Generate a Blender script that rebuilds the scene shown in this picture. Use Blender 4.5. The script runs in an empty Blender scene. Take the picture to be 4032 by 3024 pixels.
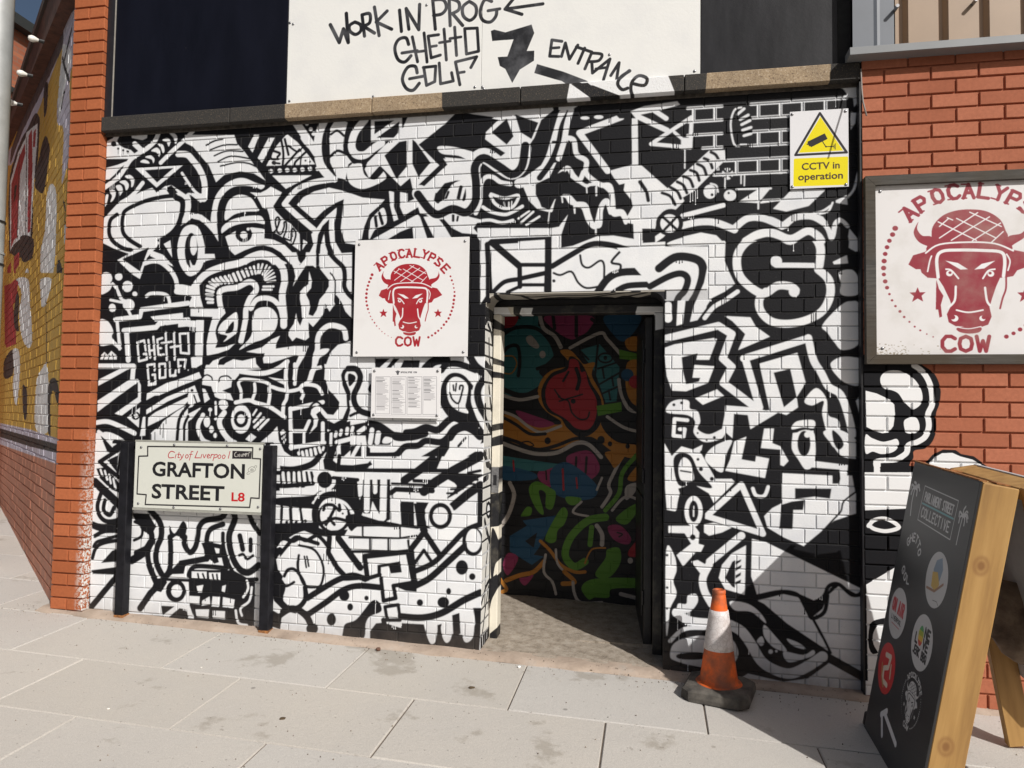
import bpy, bmesh, math, random
import numpy as np
from mathutils import Vector, Matrix
random.seed(7)
C = bpy.context.scene.collection
S = bpy.context.scene
# ---------------------------------------------------------------- camera
CAMP = np.array((3.42841903, -3.98604770, 1.09324724)); CAMR = (1.61396901, -0.0136561402, 0.188747716); CAMF = 2848.77
cam = bpy.data.cameras.new('camera'); camo = bpy.data.objects.new('camera', cam); C.objects.link(camo)
camo.location = CAMP; camo.rotation_euler = CAMR
cam.sensor_width = 36; cam.lens = CAMF/4032*36; cam.clip_end = 400; cam.clip_start = .05
S.camera = camo
# ---------------------------------------------------------------- sky, sun, exposure
AZ, EL = math.radians(45), math.radians(37)
world = bpy.data.worlds.new('World'); S.world = world; world.use_nodes = True
wn = world.node_tree; wn.nodes.clear()
sky = wn.nodes.new('ShaderNodeTexSky'); sky.sky_type = 'NISHITA'; sky.sun_disc = False
sky.sun_elevation = EL; sky.sun_rotation = math.radians(180)-AZ; sky.air_density = 1.0; sky.dust_density = 4.0
bg = wn.nodes.new('ShaderNodeBackground'); bg.inputs[1].default_value = .05
wo = wn.nodes.new('ShaderNodeOutputWorld')
wn.links.new(sky.outputs[0], bg.inputs[0]); wn.links.new(bg.outputs[0], wo.inputs[0])
sun = bpy.data.lights.new('sun', 'SUN'); sun.energy = 4.4; sun.angle = math.radians(.53); sun.color = (1, .965, .915)
suno = bpy.data.objects.new('sun', sun); C.objects.link(suno)
sdir = Vector((math.sin(AZ)*math.cos(EL), -math.cos(AZ)*math.cos(EL), math.sin(EL)))
suno.rotation_euler = sdir.to_track_quat('Z', 'Y').to_euler(); suno.location = (6, -6, 8)
S.view_settings.view_transform = 'Standard'; S.view_settings.look = 'None'; S.view_settings.gamma = 1; S.view_settings.exposure = .0
S.view_settings.use_curve_mapping = False
S.cycles.use_denoising = True
S.cycles.max_bounces = 6
# ---------------------------------------------------------------- geometry of the place (from the photograph's perspective)
_R = np.array(Matrix(camo.rotation_euler.to_matrix()) if False else camo.rotation_euler.to_matrix())
def on_plane(px, n, d):
    """points (N,2) of the photograph -> where their sight lines meet the plane n.P = d"""
    px = np.atleast_2d(px).astype(float)
    r = np.stack([(px[:,0]-2016)/CAMF, -(px[:,1]-1512)/CAMF, -np.ones(len(px))], 1) @ _R.T
    n = np.asarray(n, float); t = (d-n@CAMP)/(r@n)
    return CAMP+r*t[:,None]
def wall_at(x, y, yy=0.): return on_plane((x,y), (0,1,0), yy)[0]
def gz(x, y): return -.160-.0275*x+.04*y
def ground_at(x, y): return on_plane((x,y), (.0275,-.04,1), -.160)[0]
# ---------------------------------------------------------------- object helpers
def link(name, me, mats=None, parent=None, loc=None, rot=None):
    o = bpy.data.objects.new(name, me); C.objects.link(o)
    if parent is not None: o.parent = parent
    if loc is not None: o.location = loc
    if rot is not None: o.rotation_euler = rot
    if mats is not None and me is not None and not me.materials:
        for m in (mats if isinstance(mats, (list, tuple)) else [mats]): me.materials.append(m)
    return o
def tag(o, label, cat, group=None):
    o['label'] = label; o['category'] = cat
    if group: o['group'] = group
    return o
def empty(name, loc, label, cat, group=None, rot=None):
    o = link(name, None, loc=loc, rot=rot); o.empty_display_size = .1
    return tag(o, label, cat, group)
def struct(o): o['kind'] = 'structure'; return o
def stuff(o): o['kind'] = 'stuff'; return o
def mesh(bm, smooth=False):
    me = bpy.data.meshes.new('mesh'); bmesh.ops.recalc_face_normals(bm, faces=bm.faces); bm.to_mesh(me); bm.free()
    if smooth:
        for p in me.polygons: p.use_smooth = True
    return me
def box(bm, x0, x1, y0, y1, z0, z1, bev=0, M=None):
    vs = [bm.verts.new((x,y,z)) for z in (z0,z1) for y in (y0,y1) for x in (x0,x1)]
    fs = [bm.faces.new([vs[i] for i in f]) for f in ((0,2,3,1),(4,5,7,6),(0,1,5,4),(2,6,7,3),(0,4,6,2),(1,3,7,5))]
    if bev:
        es = {e for f in fs for e in f.edges}
        r = bmesh.ops.bevel(bm, geom=list(es), offset=bev, segments=1, affect='EDGES', profile=.5)
        if M is not None: vs = list({v for f in r['faces'] for v in f.verts} | {v for v in vs if v.is_valid})
    if M is not None: bmesh.ops.transform(bm, matrix=M, verts=[v for v in vs if v.is_valid])
    return vs
def boxo(name, x0, x1, y0, y1, z0, z1, mat, parent=None, bev=0, loc=None, rot=None):
    bm = bmesh.new(); box(bm, x0, x1, y0, y1, z0, z1, bev); return link(name, mesh(bm), mat, parent, loc, rot)
def tube(bm, pts, r, seg=8, caps=True):
    pts = [Vector(p) for p in pts]; rings = []
    for i, p in enumerate(pts):
        d = (pts[min(i+1,len(pts)-1)]-pts[max(i-1,0)]).normalized()
        a = d.cross(Vector((0,0,1)) if abs(d.z) < .9 else Vector((1,0,0))).normalized(); b = d.cross(a)
        rr = r[i] if isinstance(r, (list,tuple)) else r
        rings.append([bm.verts.new(p+(a*math.cos(t)+b*math.sin(t))*rr) for t in [2*math.pi*k/seg for k in range(seg)]])
    for A, B in zip(rings, rings[1:]):
        for k in range(seg): bm.faces.new((A[k],A[(k+1)%seg],B[(k+1)%seg],B[k]))
    if caps: bm.faces.new(rings[0][::-1]); bm.faces.new(rings[-1])
def lathe(bm, prof, seg=24, c=(0,0)):
    rings = [[bm.verts.new((c[0]+r*math.cos(2*math.pi*k/seg), c[1]+r*math.sin(2*math.pi*k/seg), z)) for k in range(seg)] for r, z in prof]
    for A, B in zip(rings, rings[1:]):
        for k in range(seg): bm.faces.new((A[k],A[(k+1)%seg],B[(k+1)%seg],B[k]))
def prism(bm, poly, y0, y1):
    A = [bm.verts.new((x,y0,z)) for x,z in poly]; B = [bm.verts.new((x,y1,z)) for x,z in poly]
    bm.faces.new(A); bm.faces.new(B[::-1])
    for i in range(len(A)): j=(i+1)%len(A); bm.faces.new((A[i],B[i],B[j],A[j]))
# ---------------------------------------------------------------- material helpers
def newmat(name):
    m = bpy.data.materials.new(name); m.use_nodes = True; nt = m.node_tree
    return m, nt, nt.nodes['Principled BSDF']
def N(nt, t, **k):
    n = nt.nodes.new(t)
    for a, b in k.items():
        if a.startswith('i_'): n.inputs[int(a[2:])].default_value = b
        else: setattr(n, a, b)
    return n
def L(nt, a, b): nt.links.new(a, b)
def ramp(nt, fac, stops):
    r = N(nt, 'ShaderNodeValToRGB'); e = r.color_ramp.elements
    while len(e) < len(stops): e.new(.5)
    for q, (p, c) in zip(e, stops): q.position = p; q.color = (*c, 1) if len(c) == 3 else c
    L(nt, fac, r.inputs[0]); return r.outputs[0]
def noise(nt, scale, detail=4, vec=None, rough=.6):
    n = N(nt, 'ShaderNodeTexNoise'); n.inputs['Scale'].default_value = scale; n.inputs['Detail'].default_value = detail; n.inputs['Roughness'].default_value = rough
    if vec is None: g = N(nt, 'ShaderNodeNewGeometry'); vec = g.outputs['Position']
    L(nt, vec, n.inputs['Vector']); return n.outputs['Fac']
def mixc(nt, fac, a, b, mode='MIX'):
    m = N(nt, 'ShaderNodeMix', data_type='RGBA', blend_type=mode)
    for s, v in ((0,fac),(6,a),(7,b)):
        if hasattr(v, 'is_output'): L(nt, v, m.inputs[s])
        else: m.inputs[s].default_value = v if s == 0 else (*v, 1)
    return m.outputs[2]
def bump(nt, bs, h, st=.3, dist=.002):
    b = N(nt, 'ShaderNodeBump'); b.inputs['Strength'].default_value = st; b.inputs['Distance'].default_value = dist
    L(nt, h, b.inputs['Height']); L(nt, b.outputs[0], bs.inputs['Normal'])
def simple(name, col, rough=.6, metal=0, var=.15, scale=30, bumpd=0, spec=.5):
    m, nt, bs = newmat(name); f = noise(nt, scale)
    a = [c*(1-var) for c in col]; b = [min(1,c*(1+var)) for c in col]
    L(nt, ramp(nt, f, [(.3,a),(.7,b)]), bs.inputs['Base Color']); bs.inputs['Roughness'].default_value = rough; bs.inputs['Metallic'].default_value = metal
    bs.inputs['Specular IOR Level'].default_value = spec
    if bumpd: bump(nt, bs, f, .5, bumpd)
    return m
def cr(P,closed):
    P=np.asarray(P,float);n=len(P)
    if n<3: return P
    out=[]
    rng=range(n if closed else n-1)
    for i in rng:
        if closed: a,b,c,d=P[(i-1)%n],P[i],P[(i+1)%n],P[(i+2)%n]
        else: a,b,c,d=P[max(i-1,0)],P[i],P[i+1],P[min(i+2,n-1)]
        for t in (0,.2,.4,.6,.8):
            out.append(.5*((2*b)+(c-a)*t+(2*a-5*b+4*c-d)*t*t+(3*b-a-3*c+d)*t**3))
    if not closed: out.append(P[-1])
    return np.array(out)
class Cv:
    def __init__(s,w,h,col=(0,0,0),a=1.): s.im=np.zeros((h,w,4),np.float32);s.im[...,:3]=col;s.im[...,3]=a;s.w=w;s.h=h;s.soft=.9
    def blend(s,x0,y0,m,col):
        r=s.im[y0:y0+m.shape[0],x0:x0+m.shape[1]];m=m[...,None]
        r[...,:3]=r[...,:3]*(1-m)+np.array(col,np.float32)*m
        r[...,3:]=r[...,3:]*(1-m)+m
    def seg(s,pts,r,col):
        pts=np.asarray(pts);f=s.soft
        x0=max(int(pts[:,0].min()-r-3),0);x1=min(int(pts[:,0].max()+r+4),s.w);y0=max(int(pts[:,1].min()-r-3),0);y1=min(int(pts[:,1].max()+r+4),s.h)
        if x1<=x0 or y1<=y0: return
        D=np.full((y1-y0,x1-x0),1e9,np.float32)
        for a,b in zip(pts[:-1],pts[1:]):
            u0=max(int(min(a[0],b[0])-r-3),x0);u1=min(int(max(a[0],b[0])+r+4),x1);v0=max(int(min(a[1],b[1])-r-3),y0);v1=min(int(max(a[1],b[1])+r+4),y1)
            if u1<=u0 or v1<=v0: continue
            X=np.arange(u0,u1,dtype=np.float32)[None,:]+.5-a[0];Y=np.arange(v0,v1,dtype=np.float32)[:,None]+.5-a[1]
            d=b-a;L=d@d+1e-9;t=np.clip((X*d[0]+Y*d[1])/L,0,1)
            q=np.sqrt((X-t*d[0])**2+(Y-t*d[1])**2)
            sub=D[v0-y0:v1-y0,u0-x0:u1-x0];np.minimum(sub,q,out=sub)
        s.blend(x0,y0,np.clip((r-D)/f+.5,0,1),col)
    def poly(s,pts,col):
        pts=np.asarray(pts);SS=3
        x0=max(int(pts[:,0].min())-1,0);x1=min(int(pts[:,0].max())+2,s.w);y0=max(int(pts[:,1].min())-1,0);y1=min(int(pts[:,1].max())+2,s.h)
        if x1<=x0 or y1<=y0: return
        W=(x1-x0)*SS;H=(y1-y0)*SS
        M=np.zeros((H,W+1),np.int8)
        P=(pts-[x0,y0])*SS;Q=np.roll(P,-1,0)
        acc=np.zeros((H,W+1),np.int16)
        for a,b in zip(P,Q):
            if a[1]==b[1]: continue
            if a[1]>b[1]: a,b=b,a
            r0=max(int(np.ceil(a[1]-.5)),0);r1=min(int(np.ceil(b[1]-.5)),H)
            if r1<=r0: continue
            yy=np.arange(r0,r1)+.5;xx=a[0]+(yy-a[1])*(b[0]-a[0])/(b[1]-a[1])
            xi=np.clip(np.ceil(xx-.5).astype(int),0,W);np.add.at(acc,(np.arange(r0,r1),xi),1)
        M=(np.cumsum(acc,1)[:,:W]&1).astype(np.float32)
        m=M.reshape(y1-y0,SS,x1-x0,SS).mean((1,3));s.blend(x0,y0,m,col)
def parse(cv,ox,oy,sc,txt,fn,pal):
    """fn maps Nx2 source px to canvas px"""
    for line in txt.replace(';','\n').split('\n'):
        t=line.split()
        if not t: continue
        h=t[0];c=pal[h[0]];k=h[1];wd=float(h[2:] or 0);v=np.array([float(q) for q in t[1:]])
        if k=='d':
            for x,y,r in v.reshape(-1,3):
                an=np.linspace(0,2*np.pi,17)[:-1];cv.poly(fn(np.c_[x+r*np.cos(an),y+r*np.sin(an)]*sc+[ox,oy]),c)
            continue
        if k=='e':
            an=np.linspace(0,2*np.pi,33)[:-1];x,y,a,b=v[:4];cv.poly(fn(np.c_[x+a*np.cos(an),y+b*np.sin(an)]*sc+[ox,oy]),c);continue
        P=v.reshape(-1,2)
        if k in 'sb': P=cr(P,k=='b')
        S=P*sc+[ox,oy];T=fn(S)
        if k in 'pb': cv.poly(T,c)
        else:
            m=S.mean(0);e=fn(np.array([m,m+[wd*sc,0],m+[0,wd*sc]]))
            r=(np.hypot(*(e[1]-e[0]))+np.hypot(*(e[2]-e[0])))/4
            cv.seg(T,r,c)

PAL = dict(k=(.007,.0068,.009), w=(.78,.79,.80), x=(.03,.027,.025), r=(.36,.02,.03), a=(.45,.45,.46), v=(.02,.02,.022), c=(.40,.36,.33),
 t=(.03,.15,.16), m=(.27,.03,.10), o=(.42,.165,.02), g=(.09,.23,.02), b=(.012,.075,.15), y=(.60,.36,.06), l=(.55,.52,.62), d=(.07,.05,.055), s=(.46,.19,.12), e=(.1,.3,.33), n=(.82,.62,.02))
def store(name, cv, alpha=False):
    im = np.clip(cv.im, 0, 1); h, w = im.shape[:2]
    rgb = im[...,:3]; rgb = np.where(rgb <= .0031308, rgb*12.92, 1.055*rgb**(1/2.4)-.055)
    out = np.ones((h,w,4), np.float32); out[...,:3] = rgb
    if alpha: out[...,3] = im[...,3]
    img = bpy.data.images.new(name, w, h, alpha=alpha); img.alpha_mode = 'CHANNEL_PACKED' if alpha else 'NONE'
    img.pixels.foreach_set(np.ascontiguousarray(out[::-1]).ravel()); img.pack(); return img
class Surf:
    """a flat painted surface in the place: origin O, unit axes U (along) and V (up), size w x h metres, res pixels per metre"""
    def __init__(s, O, U, V, w, h, res, col=(0,0,0), a=1.):
        s.O = np.array(O,float); s.U = np.array(U,float); s.V = np.array(V,float); s.w=w; s.h=h; s.res=res
        s.n = np.cross(s.U, s.V); s.cv = Cv(int(w*res), int(h*res), col, a)
    def px(s, P):
        W = on_plane(P, s.n, s.n@s.O)-s.O
        return np.c_[W@s.U*s.res, (s.h-W@s.V)*s.res]
    def loc(s, P): P = np.asarray(P,float); return np.c_[P[:,0]*s.res, (s.h-P[:,1])*s.res]
    def draw(s, tiles, fn=None):
        for ox, oy, sc, txt in tiles: parse(s.cv, ox, oy, sc, txt, fn or s.px, PAL)
    def tex(s, nt, name, alpha=False):
        img = store(name, s.cv, alpha); g = N(nt, 'ShaderNodeNewGeometry')
        sub = N(nt, 'ShaderNodeVectorMath', operation='SUBTRACT'); L(nt, g.outputs['Position'], sub.inputs[0]); sub.inputs[1].default_value = s.O
        # small wobble so that paint edges are not ruler-straight
        cmb = N(nt, 'ShaderNodeCombineXYZ')
        for i, (ax, sz) in enumerate(((s.U, s.w), (s.V, s.h))):
            d = N(nt, 'ShaderNodeVectorMath', operation='DOT_PRODUCT'); L(nt, sub.outputs[0], d.inputs[0]); d.inputs[1].default_value = ax
            q = N(nt, 'ShaderNodeMath', operation='DIVIDE'); L(nt, d.outputs['Value'], q.inputs[0]); q.inputs[1].default_value = sz; L(nt, q.outputs[0], cmb.inputs[i])
        t = N(nt, 'ShaderNodeTexImage'); t.image = img; t.extension = 'EXTEND'; t.interpolation = 'Cubic'; L(nt, cmb.outputs[0], t.inputs[0]); return t
GLY = dict(A='0 1 .5 0 1 1/.2 .62 .8 .62', B='0 0 0 1 .7 1 1 .8 .7 .5 0 .5/0 0 .65 0 .9 .25 .65 .5', C='1 .15 .7 0 .3 0 0 .3 0 .7 .3 1 .7 1 1 .85', E='1 0 0 0 0 1 1 1/0 .5 .8 .5', G='1 .15 .7 0 .3 0 0 .3 0 .7 .3 1 .8 1 1 .8 1 .55 .6 .55', H='0 0 0 1/1 0 1 1/0 .5 1 .5', I='.5 0 .5 1', J='1 0 1 .8 .6 1 .2 .9', K='0 0 0 1/1 0 0 .55 1 1', L='0 0 0 1 1 1', M='0 1 0 0 .5 .6 1 0 1 1', N='0 1 0 0 1 1 1 0', O='.5 0 .1 .15 0 .5 .1 .85 .5 1 .9 .85 1 .5 .9 .15 .5 0', P='0 1 0 0 .8 0 1 .25 .8 .5 0 .5', Q='.5 0 .1 .15 0 .5 .1 .85 .5 1 .9 .85 1 .5 .9 .15 .5 0/.6 .7 1 1', R='0 1 0 0 .8 0 1 .25 .8 .5 0 .5/.5 .5 1 1', S='1 .12 .6 0 .1 .1 .05 .35 .9 .65 .95 .9 .5 1 0 .88', T='0 0 1 0/.5 0 .5 1', V='0 0 .5 1 1 0', W='0 0 .25 1 .5 .3 .75 1 1 0', Y='0 0 .5 .5 1 0/.5 .5 .5 1', U='0 0 0 .8 .3 1 .7 1 1 .8 1 0')
def write(s, txt, pos, fn, lw, col):
    """pos(i) -> affine (origin, right, down) of letter i in fn's units"""
    for i, ch in enumerate(txt):
        if ch == ' ' or ch not in GLY: continue
        o, r, d = pos(i)
        for st in GLY[ch].split('/'):
            P = np.array([float(q) for q in st.split()]).reshape(-1,2)
            Q = np.array(o)+P[:,:1]*np.array(r)+P[:,1:]*np.array(d)
            T = fn(Q); m = Q.mean(0); e = fn(np.array([m, m+[lw,0]])); s.seg(T, np.hypot(*(e[1]-e[0]))/2, PAL[col])
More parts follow.
